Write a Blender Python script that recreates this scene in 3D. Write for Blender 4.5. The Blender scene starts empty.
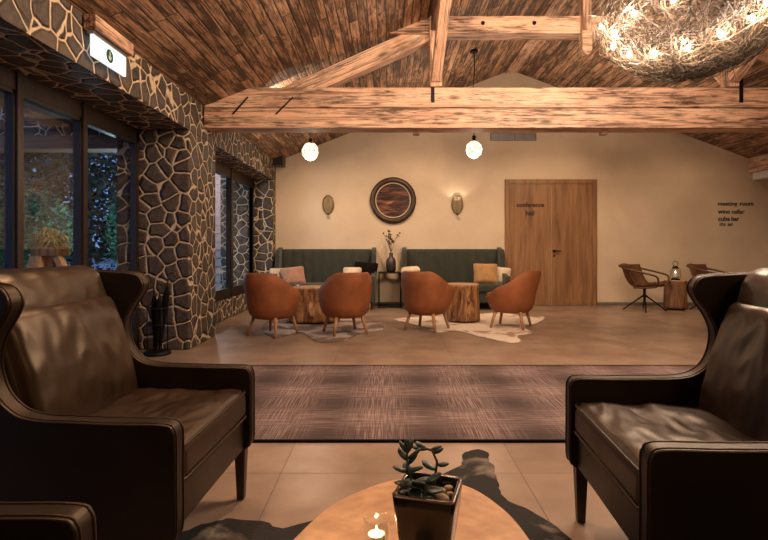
import bpy, bmesh, math, random
from mathutils import Vector, Matrix, noise
R = math.radians
PI = math.pi
sc = bpy.context.scene
C = sc.collection
random.seed(7)

# ------------------------------------------------------------------ camera
cam_d = bpy.data.cameras.new('camera'); cam = bpy.data.objects.new('camera', cam_d); C.objects.link(cam)
cam_d.sensor_width = 36; cam_d.lens = 530/768*36
cam_d.shift_x = -4/768; cam_d.shift_y = -22/768
cam_d.clip_start = .02; cam_d.clip_end = 300
cam.location = (0, 0, 1.05); cam.rotation_euler = (PI/2, 0, 0)
sc.camera = cam
# ------------------------------------------------------------------ exposure, world
sc.view_settings.view_transform = 'Standard'; sc.view_settings.look = 'None'
sc.view_settings.gamma = 1; sc.view_settings.use_curve_mapping = False
sc.view_settings.exposure = 0.75
sc.cycles.use_denoising = True
sc.cycles.max_bounces = 8; sc.cycles.transparent_max_bounces = 16
sc.cycles.sample_clamp_indirect = 4.0
sc.cycles.caustics_reflective = False; sc.cycles.caustics_refractive = False
w = bpy.data.worlds.new('dusk'); sc.world = w; w.use_nodes = True
wn = w.node_tree.nodes['Background']
wn.inputs[0].default_value = (.16, .30, .62, 1); wn.inputs[1].default_value = .7

def light(name, typ, loc, energy, color, **k):
    d = bpy.data.lights.new(name, typ); d.energy = energy; d.color = color
    for a in ('size', 'size_y', 'shape', 'spot_size', 'spot_blend', 'shadow_soft_size', 'spread'):
        if a in k: setattr(d, a, k[a])
    o = bpy.data.objects.new(name, d); C.objects.link(o); o.location = loc
    if 'to' in k:
        o.rotation_euler = (Vector(k['to'])-Vector(loc)).to_track_quat('-Z', 'Y').to_euler()
    if 'parent' in k: o.parent = k['parent']
    return o
WARM = (1, .68, .43); WARM2 = (1, .76, .56)
# the lounge's ceiling downlights and uplights, after one added fill light
light('behind_camera_fill', 'POINT', (2.2, -1.2, 3.2), 60, WARM, shadow_soft_size=.4)  # added unseen fill behind the camera, no chandelier hangs there
light('central_ceiling_lamp', 'POINT', (.05, 3.3, 3.25), 105, WARM, shadow_soft_size=.06)
light('tie_beam_uplight', 'SPOT', (-1.30, 6.22, 2.60), 26, WARM2, spot_size=R(150), spot_blend=1.0, shadow_soft_size=.05, to=(-1.28, 6.0, 3.3))
light('rear_uplight', 'AREA', (2.3, 7.9, 2.75), 14, WARM2, shape='RECTANGLE', size=4.0, size_y=.5, to=(2.3, 7.9, 4))
for x in (-1.15, .65, 2.9, 5.2):
    light('rear_downlight', 'SPOT', (x, 7.7, 2.9 if x < 0 else 3.2), 95, WARM, spot_size=R(110), spot_blend=.9, shadow_soft_size=.12, to=(x, 9.3, .6))
for x, y in ((-1.0, 3.0), (-1.2, 1.2), (3.0, 4.3), (.9, 4.9)):
    light('lounge_downlight', 'SPOT', (x, y, 2.9 if x < 0 else 3.4), 45, WARM, spot_size=R(95), spot_blend=.9, shadow_soft_size=.1, to=(x+.1, y+.1, 0))

# ------------------------------------------------------------------ materials
class NT:
    def __init__(s, name):
        s.m = bpy.data.materials.new(name); s.m.use_nodes = True
        s.t = s.m.node_tree; s.n = s.t.nodes; s.b = s.n['Principled BSDF']; s.out = s.n['Material Output']
    def node(s, typ, **k):
        n = s.n.new(typ)
        for a, v in k.items():
            if a[0] == 'i' and a[1:].isdigit(): s.set(n.inputs[int(a[1:])], v)
            elif a.startswith('in_'): s.set(n.inputs[a[3:].replace('_', ' ')], v)
            else: setattr(n, a, v)
        return n
    def set(s, sock, v):
        if isinstance(v, bpy.types.NodeSocket): s.t.links.new(v, sock)
        elif isinstance(v, bpy.types.Node): s.t.links.new(v.outputs[0], sock)
        else: sock.default_value = v
    def math(s, op, a, b=0, c=0): return s.node('ShaderNodeMath', operation=op, i0=a, i1=b, i2=c).outputs[0]
    def coord(s, kind='Object', scale=(1, 1, 1)):
        tc = s.node('ShaderNodeTexCoord')
        return s.node('ShaderNodeMapping', in_Vector=tc.outputs[kind], in_Scale=scale).outputs[0]
    def noise(s, vec, scale=5, detail=3, dist=0, rough=.5):
        return s.node('ShaderNodeTexNoise', in_Vector=vec, in_Scale=scale, in_Detail=detail, in_Distortion=dist, in_Roughness=rough).outputs[0]
    def ramp(s, fac, stops, interp='LINEAR'):
        r = s.node('ShaderNodeValToRGB', i0=fac); e = r.color_ramp; e.interpolation = interp
        while len(e.elements) < len(stops): e.elements.new(.5)
        for el, (p, c) in zip(e.elements, stops):
            el.position = p; el.color = (c, c, c, 1) if not hasattr(c, '__len__') else (*c, 1)
        return r.outputs[0]
    def mix(s, fac, a, b, blend='MIX'):
        n = s.node('ShaderNodeMix', data_type='RGBA', blend_type=blend)
        s.set(n.inputs[0], fac); s.set(n.inputs[6], a if not isinstance(a, tuple) else (*a, 1)); s.set(n.inputs[7], b if not isinstance(b, tuple) else (*b, 1))
        return n.outputs[2]
    def bump(s, h, strength=.3, dist=.01):
        n = s.node('ShaderNodeBump', in_Height=h, in_Strength=strength, in_Distance=dist)
        s.t.links.new(n.outputs[0], s.b.inputs['Normal'])
    def P(s, col=None, rough=None, metal=None, **k):
        if col is not None: s.set(s.b.inputs['Base Color'], (*col, 1) if isinstance(col, tuple) else col)
        if rough is not None: s.set(s.b.inputs['Roughness'], rough)
        if metal is not None: s.set(s.b.inputs['Metallic'], metal)
        for a, v in k.items(): s.set(s.b.inputs[a.replace('_', ' ')], v)
        return s.m

def plain(name, col, rough=.5, metal=0, var=.12, scale=12, bump=.15, **k):
    t = NT(name); v = t.coord()
    n = t.noise(v, scale, 4)
    dark = tuple(c*(1-var) for c in col); lite = tuple(min(1, c*(1+var)) for c in col)
    t.bump(t.noise(v, scale*8, 2), bump, .002)
    return t.P(t.ramp(n, [(.3, dark), (.7, lite)]), rough, metal, **k)

def emis(name, col, strength, base=(.8, .8, .8)):
    t = NT(name); v = t.coord(); n = t.noise(v, 20, 1)
    return t.P(base, .4, Emission_Color=(*col, 1), Emission_Strength=t.math('MULTIPLY_ADD', n, strength*.3, strength*.85))

def scorched(name, light_c=(.66, .36, .20), mid=(.33, .135, .06), dark=(.035, .014, .008), plank=0, plen=1.6, amount=.5, rough=.6):
    """flame-scorched pine, grain along local X; plank>0 lays boards of that width across local Y"""
    t = NT(name); tc = t.node('ShaderNodeTexCoord')
    sep = t.node('ShaderNodeSeparateXYZ', i0=tc.outputs['Object'])
    x, y, z = sep.outputs
    if plank:
        u = t.math('DIVIDE', y, plank); iu = t.math('FLOOR', u); fu = t.math('FRACT', u)
        ro = t.node('ShaderNodeTexWhiteNoise', noise_dimensions='1D'); t.set(ro.inputs['W'], iu)
        vx = t.math('ADD', t.math('DIVIDE', x, plen), t.math('MULTIPLY', ro.outputs[0], 7.3))
        iv = t.math('FLOOR', vx); fv = t.math('FRACT', vx)
        cell = t.node('ShaderNodeCombineXYZ', i0=iu, i1=iv, i2=0.0)
        wn = t.node('ShaderNodeTexWhiteNoise', noise_dimensions='3D', in_Vector=cell.outputs[0])
        cr = wn.outputs[0]
        off = t.math('MULTIPLY', cr, 37.0)
        vec = t.node('ShaderNodeCombineXYZ', i0=t.math('ADD', x, off), i1=t.math('ADD', y, off), i2=z).outputs[0]
        gap = t.math('MINIMUM', t.math('MINIMUM', fu, t.math('SUBTRACT', 1.0, fu)), t.math('MULTIPLY', t.math('MINIMUM', fv, t.math('SUBTRACT', 1.0, fv)), plen/plank))
    else:
        oi = t.node('ShaderNodeObjectInfo')
        vec = t.node('ShaderNodeVectorMath', operation='ADD', i0=tc.outputs['Object']).outputs[0]
        t.set(vec.node.inputs[1], t.node('ShaderNodeCombineXYZ', i0=t.math('MULTIPLY', oi.outputs['Random'], 11.0), i1=t.math('MULTIPLY', oi.outputs['Random'], 5.0), i2=0.0).outputs[0])
    mp = lambda sc_: t.node('ShaderNodeMapping', in_Vector=vec, in_Scale=sc_).outputs[0]
    streak = t.noise(mp((1.1, 30, 30)), 1.0, 5, .5)
    fine = t.noise(mp((1.6, 75, 75)), 1.0, 4, 0, .7)
    patch = t.noise(mp((3.0, 16, 16)), 1.0, 7, .4, .74)
    big = t.noise(mp((.9, 2.5, 2.5)), 1.0, 2)
    lines = t.math('ABSOLUTE', t.math('SUBTRACT', t.noise(mp((.55, 17, 17)), 1.0, 4, .9), .5))
    lines = t.ramp(lines, [(.006, 1), (.030, 0)])
    knot = t.node('ShaderNodeTexVoronoi', in_Vector=mp((2.0, 7, 7)), in_Scale=1.0, in_Randomness=1.0).outputs[0]
    k2 = t.ramp(knot, [(.08, 1), (.22, 0)])
    tone = t.math('MULTIPLY_ADD', streak, .6, t.math('MULTIPLY', fine, .62))
    col = t.mix(t.ramp(tone, [(.46, 0), (.74, 1)]), mid, light_c)
    bs = t.math('MULTIPLY_ADD', patch, .8, t.math('MULTIPLY_ADD', big, .4, t.math('MULTIPLY_ADD', streak, .35, t.math('MULTIPLY', t.math('SUBTRACT', fine, .5), .75))))
    if plank: bs = t.math('ADD', bs, t.math('MULTIPLY', t.math('SUBTRACT', cr, .5), .10))
    burn = t.ramp(bs, [(amount+.30, 0), (amount+.50, .96)])
    burn = t.math('MAXIMUM', burn, t.math('MULTIPLY', lines, t.math('MULTIPLY_ADD', big, 1.0, .3)))
    burn = t.math('MAXIMUM', burn, t.math('MULTIPLY', k2, .85))
    col = t.mix(burn, col, dark)
    if plank: col = t.mix(t.ramp(gap, [(.02, 0), (.07, 1)]), (.008, .005, .004), col)
    h = t.math('MULTIPLY', t.math('ADD', streak, fine), .5)
    if plank: h = t.math('ADD', h, t.ramp(gap, [(.0, 0), (.1, 1)]))
    t.bump(h, .5, .006)
    return t.P(col, rough)

def stone(name):
    t = NT(name); tc = t.node('ShaderNodeTexCoord')
    ob = tc.outputs['Object']
    wob = t.node('ShaderNodeTexNoise', in_Vector=ob, in_Scale=4.5, in_Detail=2.0)
    add = t.node('ShaderNodeVectorMath', operation='MULTIPLY_ADD', i0=wob.outputs[1], i1=(.07, .07, .07), i2=ob)
    v = add.outputs[0]
    ve = t.node('ShaderNodeTexVoronoi', feature='DISTANCE_TO_EDGE', in_Vector=v, in_Scale=6.1, in_Randomness=.88)
    vc = t.node('ShaderNodeTexVoronoi', feature='F1', in_Vector=v, in_Scale=6.1, in_Randomness=.88)
    d = t.math('ADD', ve.outputs[0], t.math('MULTIPLY', t.math('SUBTRACT', t.noise(ob, 30, 3), .5), .03))
    face = t.ramp(d, [(.030, 0), (.054, 1)])
    sepc = t.node('ShaderNodeSeparateColor', i0=vc.outputs['Color']).outputs[0]
    sc_ = t.ramp(sepc, [(0, (.022, .017, .015)), (.35, (.050, .034, .025)), (.65, (.038, .030, .028)), (1, (.085, .058, .038))])
    sc_ = t.mix(t.ramp(t.noise(ob, 22, 5), [(.35, 0), (.75, .6)]), sc_, (.13, .10, .08))
    mor = t.ramp(t.noise(ob, 18, 3), [(.3, (.46, .34, .22)), (.7, (.68, .53, .37))])
    t.bump(t.math('ADD', t.math('MULTIPLY', t.ramp(d, [(.03, 0), (.14, 1)]), 1.0), t.math('MULTIPLY', t.noise(ob, 40, 4), .35)), .9, .03)
    return t.P(t.mix(face, mor, sc_), .75)

def leather(name, col, rough=.34, wr=.35):
    t = NT(name); v = t.coord()
    n = t.noise(v, 5, 3); big = t.noise(v, 5, 2, .6)
    grain = t.node('ShaderNodeTexVoronoi', in_Vector=v, in_Scale=420.0).outputs[0]
    t.bump(t.math('ADD', t.math('MULTIPLY', big, wr), t.math('MULTIPLY', grain, .012)), .5, .02)
    c = t.ramp(n, [(.3, tuple(x*.8 for x in col)), (.7, tuple(x*1.3 for x in col))])
    return t.P(c, t.ramp(n, [(.3, rough-.04), (.7, rough+.06)]), Specular_Tint=(1, .72, .47, 1))

def fabric(name, col, scale=260, rough=.9, bump=.4, sheen=.3):
    t = NT(name); v = t.coord()
    c = t.ramp(t.noise(v, 9, 4), [(.3, tuple(x*.78 for x in col)), (.7, tuple(min(1, x*1.2) for x in col))])
    t.bump(t.noise(v, scale, 2), bump, .002)
    return t.P(c, rough, Sheen_Weight=sheen)

def wood(name, a, b, rough=.45, ring=False, scale=1.0, axis='X'):
    t = NT(name); s = {'X': (1, 14, 14), 'Z': (14, 14, 1), 'Y': (14, 1, 14)}[axis]
    v = t.coord(scale=tuple(q*scale for q in s))
    if ring:
        vv = t.coord()
        wv = t.node('ShaderNodeTexWave', wave_type='RINGS', rings_direction='Z', in_Vector=vv, in_Scale=9.0, in_Distortion=6.0, in_Detail=3.0, in_Detail_Scale=.8)
        f = t.math('MULTIPLY_ADD', wv.outputs[1], .035, t.math('MULTIPLY_ADD', t.noise(vv, 5, 6, 1.0, .62), .95, .02))
    else:
        f = t.noise(v, 1.6, 5, .8)
    t.bump(f, .25, .004)
    return t.P(t.ramp(f, [(.3, a), (.68, b)]), rough)

def glass(name, tint=(1, 1, 1), refl=.35):
    t = NT(name)
    tr = t.node('ShaderNodeBsdfTransparent', i0=(*tint, 1)); gl = t.node('ShaderNodeBsdfGlossy', i0=(1, 1, 1, 1)); gl.inputs['Roughness'].default_value = .02
    lw = t.node('ShaderNodeLayerWeight', in_Blend=.5); f_ = t.math('POWER', lw.outputs['Facing'], 3.0)
    mx = t.node('ShaderNodeMixShader'); t.set(mx.inputs[0], t.math('MULTIPLY_ADD', f_, refl, .03)); t.set(mx.inputs[1], tr.outputs[0]); t.set(mx.inputs[2], gl.outputs[0])
    t.t.links.new(mx.outputs[0], t.out.inputs[0])
    return t.m

M = {}
M['stone'] = stone('fieldstone')
M['plank'] = scorched('ceiling_planks', light_c=(.88, .58, .37), mid=(.38, .175, .08), dark=(.034, .016, .009), plank=.098, plen=1.25, amount=.34)
M['beam'] = scorched('scorched_beam', light_c=(.90, .64, .47), mid=(.62, .33, .20), dark=(.05, .019, .011), amount=.43)
M['beam_dark'] = scorched('dark_beam', light_c=(.3, .14, .07), mid=(.10, .04, .02), dark=(.02, .009, .006), amount=.5)
M['iron'] = plain('black_iron', (.015, .014, .013), .5, .8)
M['blackwood'] = plain('black_lacquer', (.02, .016, .014), .4)
M['leather'] = leather('dark_brown_leather', (.0155, .0072, .0036), .36)
M['leather_side'] = leather('dark_brown_panel_leather', (.0085, .0055, .0045), .42, .04)
M['legwood'] = wood('dark_leg_wood', (.022, .011, .007), (.06, .028, .015), .4, axis='Z')
M['terracotta'] = leather('terracotta_upholstery', (.26, .088, .036), .58, .03)
M['oakleg'] = wood('oak_leg', (.30, .14, .06), (.50, .27, .13), .45, axis='Z')
M['green'] = fabric('dark_green_velvet', (.026, .031, .021), 200, .85, .3, .15)
M['seam'] = plain('seam_shade', (.006, .007, .005), .9)
M['plaster'] = None
M['frame'] = wood('window_frame_wood', (.014, .008, .006), (.036, .019, .012), .4, axis='Z')
M['glass'] = glass('window_glass', refl=.12)
M['clearglass'] = glass('candle_glass', (.97, .97, .97), 1.0)

t = NT('plaster'); v = t.coord()
n = t.noise(v, 1.3, 5, .4)
t.bump(t.noise(v, 14, 5), .25, .01)
M['plaster'] = t.P(t.ramp(n, [(.3, (.57, .455, .33)), (.7, (.68, .56, .42))]), .8)

t = NT('floor_tiles'); tc = t.node('ShaderNodeTexCoord'); sep = t.node('ShaderNodeSeparateXYZ', i0=tc.outputs['Object'])
fx = t.math('FRACT', t.math('DIVIDE', t.math('ADD', sep.outputs[0], .5+11.2), 1.12)); fy = t.math('FRACT', t.math('DIVIDE', t.math('ADD', sep.outputs[1], -2.47+11.2), 1.12))
ex = t.math('MINIMUM', fx, t.math('SUBTRACT', 1.0, fx)); ey = t.math('MINIMUM', fy, t.math('SUBTRACT', 1.0, fy))
e = t.ramp(t.math('MINIMUM', ex, ey), [(.0018, 0), (.0032, 1)])
ix = t.math('FLOOR', t.math('DIVIDE', t.math('ADD', sep.outputs[0], .5+11.2), 1.12)); iy = t.math('FLOOR', t.math('DIVIDE', t.math('ADD', sep.outputs[1], -2.47+11.2), 1.12))
cell = t.node('ShaderNodeTexWhiteNoise', in_Vector=t.node('ShaderNodeCombineXYZ', i0=ix, i1=iy).outputs[0]).outputs[0]
n1 = t.noise(t.coord(), 2.2, 6, .3, .6)
n1 = t.math('ADD', n1, t.math('MULTIPLY', t.math('SUBTRACT', cell, .5), .12))
pits = t.noise(t.coord(), 60, 2)
col = t.ramp(n1, [(.3, (.195, .130, .092)), (.55, (.29, .20, .145)), (.8, (.37, .265, .20))])
spk = t.math('MULTIPLY', t.ramp(pits, [(.72, 0), (.76, 1)]), t.ramp(t.noise(t.coord(), 3, 2), [(.52, 0), (.6, 1)]))
col = t.mix(spk, col, (.08, .05, .035))
col = t.mix(e, (.10, .07, .05), col)
t.bump(t.math('ADD', e, t.math('MULTIPLY', t.noise(t.coord(), 25, 4), .25)), .15, .004)
M['floor'] = t.P(col, t.ramp(n1, [(.3, .42), (.7, .30)]))

t = NT('plaid_rug'); tc = t.node('ShaderNodeTexCoord'); sep = t.node('ShaderNodeSeparateXYZ', i0=tc.outputs['Object'])
def band(c, per, ph): return t.math('MULTIPLY_ADD', t.math('SINE', t.math('MULTIPLY_ADD', c, 2*PI/per, ph)), .5, .5)
bx_, by_ = band(sep.outputs[0], .60, 2.2), band(sep.outputs[1], .62, .2)
thx = t.noise(t.coord(scale=(170, 3.5, 1)), 1.0, 3); thy = t.noise(t.coord(scale=(3.5, 95, 1)), 1.0, 3)
a = t.math('MULTIPLY', t.ramp(thx, [(.47, 0), (.60, 1)]), t.math('MULTIPLY_ADD', bx_, 1.0, .0))
b = t.math('MULTIPLY', t.ramp(thy, [(.47, 0), (.60, 1)]), t.math('MULTIPLY_ADD', by_, .7, .12))
f = t.math('MINIMUM', t.math('MULTIPLY', t.math('ADD', a, b), .62), 1.0)
base = t.mix(t.math('MULTIPLY', t.math('ADD', bx_, by_), .5), (.040, .023, .022), (.105, .062, .058))
t.bump(t.math('ADD', thx, thy), .5, .004)
M['rug'] = t.P(t.mix(t.math('MULTIPLY', f, .75), base, (.40, .30, .28)), .95)

def hide_mat(name, dark, lite, thr, sc_):
    t = NT(name); v = t.coord()
    n = t.noise(v, sc_, 5, .6)
    col = t.ramp(n, [(thr-.04, dark), (thr+.05, lite)])
    t.bump(t.noise(t.coord(scale=(60, 200, 60)), 1.0, 3), .7, .006)
    return t.P(col, .85)
M['hide_dark'] = hide_mat('dark_cowhide', (.006, .004, .003), (.20, .16, .13), .57, 3.6)
M['hide_white'] = hide_mat('pale_cowhide', (.34, .20, .13), (.72, .60, .48), .40, 3.0)
M['hide_grey'] = hide_mat('mottled_cowhide', (.16, .115, .10), (.48, .38, .32), .52, 3.4)
M['trunk'] = wood('tree_trunk_wood', (.045, .018, .008), (.46, .235, .10), .5, axis='Z', scale=.8)
t = NT('burled_trunk'); v = t.coord(scale=(6, 6, 1.6)); n = t.noise(v, 1.5, 6, 1.6, .6)
cr_ = t.math('ABSOLUTE', t.math('SUBTRACT', t.noise(t.coord(scale=(9, 9, 1.2)), 1.0, 3, 1.2), .5)); cr_ = t.ramp(cr_, [(.004, 1), (.025, 0)])
t.bump(n, .6, .02)
M['trunk'] = t.P(t.mix(cr_, t.ramp(n, [(.3, (.07, .028, .011)), (.48, (.26, .115, .042)), (.7, (.58, .32, .14))]), (.03, .012, .006)), .45)
M['trunk_dark'] = wood('dark_trunk_wood', (.06, .028, .014), (.30, .15, .065), .6, axis='Z', scale=.9)
M['slab'] = wood('pale_slab_wood', (.32, .15, .07), (.74, .44, .24), .36, ring=True)
M['slab2'] = wood('stump_top_wood', (.40, .21, .10), (.66, .40, .21), .4, ring=True)
M['door'] = wood('oak_door', (.17, .082, .034), (.33, .18, .085), .5, axis='Z', scale=.7)
M['text'] = plain('black_lettering', (.018, .010, .007), .6)
M['tan'] = leather('chestnut_seat_leather', (.085, .036, .018), .5, .05)
M['walnut'] = wood('walnut_frame', (.05, .021, .011), (.11, .048, .024), .4)
M['twig'] = plain('gilded_twigs', (.065, .043, .026), .55, .2, bump=0)
M['twig_dark'] = plain('brown_twigs', (.028, .017, .010), .6, .1, bump=0)
M['bulb'] = emis('warm_bulb', (1, .80, .55), 45)
t = NT('lit_faceted_glass'); v = t.coord(); vc = t.node('ShaderNodeTexVoronoi', in_Vector=v, in_Scale=16.0)
M['pendant'] = t.P((.8, .8, .8), .2, Emission_Color=(1, .78, .55, 1), Emission_Strength=t.math('MULTIPLY_ADD', t.node('ShaderNodeSeparateColor', i0=vc.outputs['Color']).outputs[0], 1.5, .45))
M['exit'] = emis('lit_sign_panel', (.86, .93, 1), .55)
M['exitgreen'] = plain('sign_green', (.0, .10, .075), .5)
M['white'] = plain('white_paint', (.75, .75, .72), .5)
M['steel'] = plain('brushed_steel', (.35, .35, .34), .35, .9)
M['brass'] = plain('aged_brass', (.16, .11, .05), .45, .7)
M['soil'] = plain('potting_soil', (.035, .022, .015), .95, var=.5, scale=60, bump=1)
M['pebble'] = plain('pale_pebble', (.42, .30, .18), .7)
M['greystone'] = plain('grey_stone', (.16, .14, .13), .5, bump=.3)
M['leaf'] = plain('jade_leaf', (.030, .058, .040), .4, var=.6)
M['stem'] = plain('jade_stem', (.06, .075, .03), .6)
t = NT('glazed_pot'); v = t.coord(); n = t.noise(v, 8, 3)
M['pot'] = t.P(t.ramp(n, [(.3, (.006, .004, .004)), (.7, (.012, .008, .006))]), .2, Coat_Weight=.2)
M['potrim'] = plain('copper_glaze_rim', (.12, .05, .022), .25)
M['wax'] = plain('white_wax', (.85, .78, .65), .5, Subsurface_Weight=.3)
M['flame'] = emis('candle_flame', (1, .70, .32), 14)
M['pink'] = fabric('dusty_pink_fabric', (.36, .20, .14)); M['cream'] = fabric('cream_fabric', (.62, .50, .37)); M['mustard'] = fabric('mustard_fabric', (.36, .20, .075)); M['blackfab'] = fabric('black_fabric', (.005, .004, .004), sheen=.0); M['blackfab'].node_tree.nodes['Principled BSDF'].inputs['Specular IOR Level'].default_value = .1
M['vase'] = plain('dark_vase', (.035, .026, .022), .35); M['dried'] = plain('dried_flower', (.10, .05, .03), .9)
M['paving'] = plain('pale_paving', (.30, .32, .34), .9, scale=3); M['asphalt'] = plain('wet_asphalt', (.10, .11, .12), .7, scale=3)
M['siding'] = plain('pale_siding', (.62, .50, .46), .8)
M['bark'] = plain('bark', (.06, .05, .045), .9)
t = NT('dusk_foliage'); oi = t.noise(t.coord(), 1.4, 3)
M['foliage'] = t.P(t.ramp(oi, [(.35, (.010, .028, .020)), (.65, (.035, .085, .05))]), .7)
t = NT('fresh_foliage'); oi = t.noise(t.coord(), 2.0, 3)
M['foliage2'] = t.P(t.ramp(oi, [(.35, (.012, .07, .035)), (.65, (.05, .20, .10))]), .6)
M['grasstuft'] = plain('pale_grass', (.22, .21, .09), .7, var=.5)
M['rawwood'] = wood('planter_timber', (.42, .22, .10), (.66, .40, .22), .6, axis='Z')
M['porch'] = wood('porch_timber', (.12, .055, .03), (.24, .12, .07), .6)
# round mirror: reflected ceiling boards painted as horizontal streaks
t = NT('painted_reflection'); tc = t.node('ShaderNodeTexCoord'); sep = t.node('ShaderNodeSeparateXYZ', i0=tc.outputs['Object'])
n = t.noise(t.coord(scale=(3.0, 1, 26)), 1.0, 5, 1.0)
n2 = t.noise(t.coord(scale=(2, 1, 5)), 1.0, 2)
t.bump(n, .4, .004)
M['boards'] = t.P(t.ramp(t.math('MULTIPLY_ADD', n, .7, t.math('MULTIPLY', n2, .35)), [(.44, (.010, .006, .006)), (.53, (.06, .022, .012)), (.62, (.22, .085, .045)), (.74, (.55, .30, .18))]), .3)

# ------------------------------------------------------------------ mesh helpers
def smooth(me, ang=None):
    for p in me.polygons: p.use_smooth = True
def obj(name, bm, mat, parent=None, loc=None, rot=None, sm=False, bevel=0, seg=2, kind=None, recalc=True, loc_only=False):
    if recalc: bmesh.ops.recalc_face_normals(bm, faces=bm.faces)
    me = bpy.data.meshes.new(name); bm.to_mesh(me); bm.free()
    if mat: me.materials.append(mat)
    if sm: smooth(me)
    o = bpy.data.objects.new(name, me); C.objects.link(o)
    if parent: o.parent = parent
    if loc: o.location = loc
    if rot: o.rotation_euler = rot
    if bevel:
        b = o.modifiers.new('bevel', 'BEVEL'); b.width = bevel; b.segments = seg; b.limit_method = 'ANGLE'; b.angle_limit = R(35)
        if sm is not True: smooth(me); b.harden_normals = True
    if kind: o['kind'] = kind
    return o
def thing(name, label, cat, loc=(0, 0, 0), rz=0, group=None):
    o = bpy.data.objects.new(name, None); C.objects.link(o); o.location = loc; o.rotation_euler = (0, 0, rz)
    o['label'] = label; o['category'] = cat
    if group: o['group'] = group
    return o
def tag(o, label, cat, group=None):
    o['label'] = label; o['category'] = cat
    if group: o['group'] = group
    return o
def dup(root, loc, rz, label=None):
    r = root.copy(); C.objects.link(r); r.location = loc; r.rotation_euler = (0, 0, rz)
    if label: r['label'] = label
    def rec(src, dst):
        for ch in list(src.children):
            c = ch.copy(); C.objects.link(c); c.parent = dst; rec(ch, c)
    rec(root, r)
    return r
def add_box(bm, a, b, mtx=None):
    """box between corners a and b"""
    vs = [bm.verts.new((x, y, z)) for x in (a[0], b[0]) for y in (a[1], b[1]) for z in (a[2], b[2])]
    for f in ((0, 1, 3, 2), (4, 6, 7, 5), (0, 4, 5, 1), (2, 3, 7, 6), (0, 2, 6, 4), (1, 5, 7, 3)): bm.faces.new([vs[i] for i in f])
    if mtx: bmesh.ops.transform(bm, matrix=mtx, verts=vs)
    return vs
def box(name, a, b, mat, parent=None, bevel=0, **k):
    """origin at world/parent zero"""
    bm = bmesh.new(); add_box(bm, a, b); return obj(name, bm, mat, parent, bevel=bevel, **k)
def add_tube(bm, pts, r, n=8, caps=True, closed=False):
    pts = [Vector(p) for p in pts]; rr = r if hasattr(r, '__len__') else [r]*len(pts)
    rings = []; up = None; N = len(pts)
    for i, p in enumerate(pts):
        if closed: d = pts[(i+1) % N]-pts[i-1]
        else: d = pts[min(i+1, N-1)]-pts[max(i-1, 0)]
        if d.length < 1e-9: d = Vector((0, 0, 1))
        d.normalize()
        if up is None:
            up = d.orthogonal().normalized()
        up = (up-d*up.dot(d))
        if up.length < 1e-6: up = d.orthogonal()
        up.normalize(); s = d.cross(up)
        rings.append([bm.verts.new(p+(up*math.cos(2*PI*k/n)+s*math.sin(2*PI*k/n))*rr[i]) for k in range(n)])
    for i in range(N if closed else N-1):
        A, B = rings[i], rings[(i+1) % N]
        for k in range(n): bm.faces.new((A[k], A[(k+1) % n], B[(k+1) % n], B[k]))
    if caps and not closed: bm.faces.new(rings[0][::-1]); bm.faces.new(rings[-1])
def tube(name, pts, r, mat, parent=None, n=8, closed=False, **k):
    bm = bmesh.new(); add_tube(bm, pts, r, n, closed=closed); return obj(name, bm, mat, parent, sm=True, **k)
def add_lathe(bm, prof, n=24, c=(0, 0, 0), wob=None):
    rings = []
    for r, z in prof:
        ring = []
        for k in range(n):
            a = 2*PI*k/n; q = wob(a, z) if wob else 1
            ring.append(bm.verts.new((c[0]+r*q*math.cos(a), c[1]+r*q*math.sin(a), c[2]+z)))
        rings.append(ring)
    for A, B in zip(rings, rings[1:]):
        for k in range(n): bm.faces.new((A[k], A[(k+1) % n], B[(k+1) % n], B[k]))
    bm.faces.new(rings[0][::-1]); bm.faces.new(rings[-1])
def lathe(name, prof, mat, parent=None, n=24, sm=True, **k):
    bm = bmesh.new(); add_lathe(bm, prof, n); return obj(name, bm, mat, parent, sm=sm, **k)
def add_prism(bm, pts, t0, t1, axis='Z'):
    """polygon pts (u,v) extruded along axis from t0 to t1"""
    f = {'Z': lambda u, v, t: (u, v, t), 'Y': lambda u, v, t: (u, t, v), 'X': lambda u, v, t: (t, u, v)}[axis]
    A = [bm.verts.new(f(u, v, t0)) for u, v in pts]; B = [bm.verts.new(f(u, v, t1)) for u, v in pts]
    n = len(pts)
    bm.faces.new(A); bm.faces.new(B[::-1])
    for i in range(n): bm.faces.new((A[i], B[i], B[(i+1) % n], A[(i+1) % n]))
def catmull(pts, n=5, closed=False):
    P = [Vector(p) for p in pts]; out = []; N = len(P)
    for i in range(N if closed else N-1):
        g = (lambda j: P[j % N]) if closed else (lambda j: P[max(0, min(N-1, j))])
        p0, p1, p2, p3 = g(i-1), g(i), g(i+1), g(i+2)
        for k in range(n):
            t = k/n
            out.append(.5*((2*p1)+(p2-p0)*t+(2*p0-5*p1+4*p2-p3)*t*t+(3*p1-p0-3*p2+p3)*t**3))
    if not closed: out.append(P[-1])
    return out
def beam(name, p0, p1, wd, ht, mat, parent=None, roll=0, cuts=0, bevel=.008):
    """timber of width wd (sideways) and height ht, local X along its length"""
    p0, p1 = Vector(p0), Vector(p1); d = p1-p0; L = d.length
    bm = bmesh.new(); add_box(bm, (-L/2, -wd/2, -ht/2), (L/2, wd/2, ht/2))
    o = obj(name, bm, mat, parent, bevel=bevel, seg=1)
    x = d.normalized(); up = Vector((0, 0, 1)) if abs(x.z) < .95 else Vector((0, 1, 0))
    y = up.cross(x).normalized(); z = x.cross(y)
    m = Matrix((x, y, z)).transposed().to_4x4(); m.translation = (p0+p1)/2
    if roll: m = m @ Matrix.Rotation(roll, 4, 'X')
    o.matrix_local = m
    return o
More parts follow.
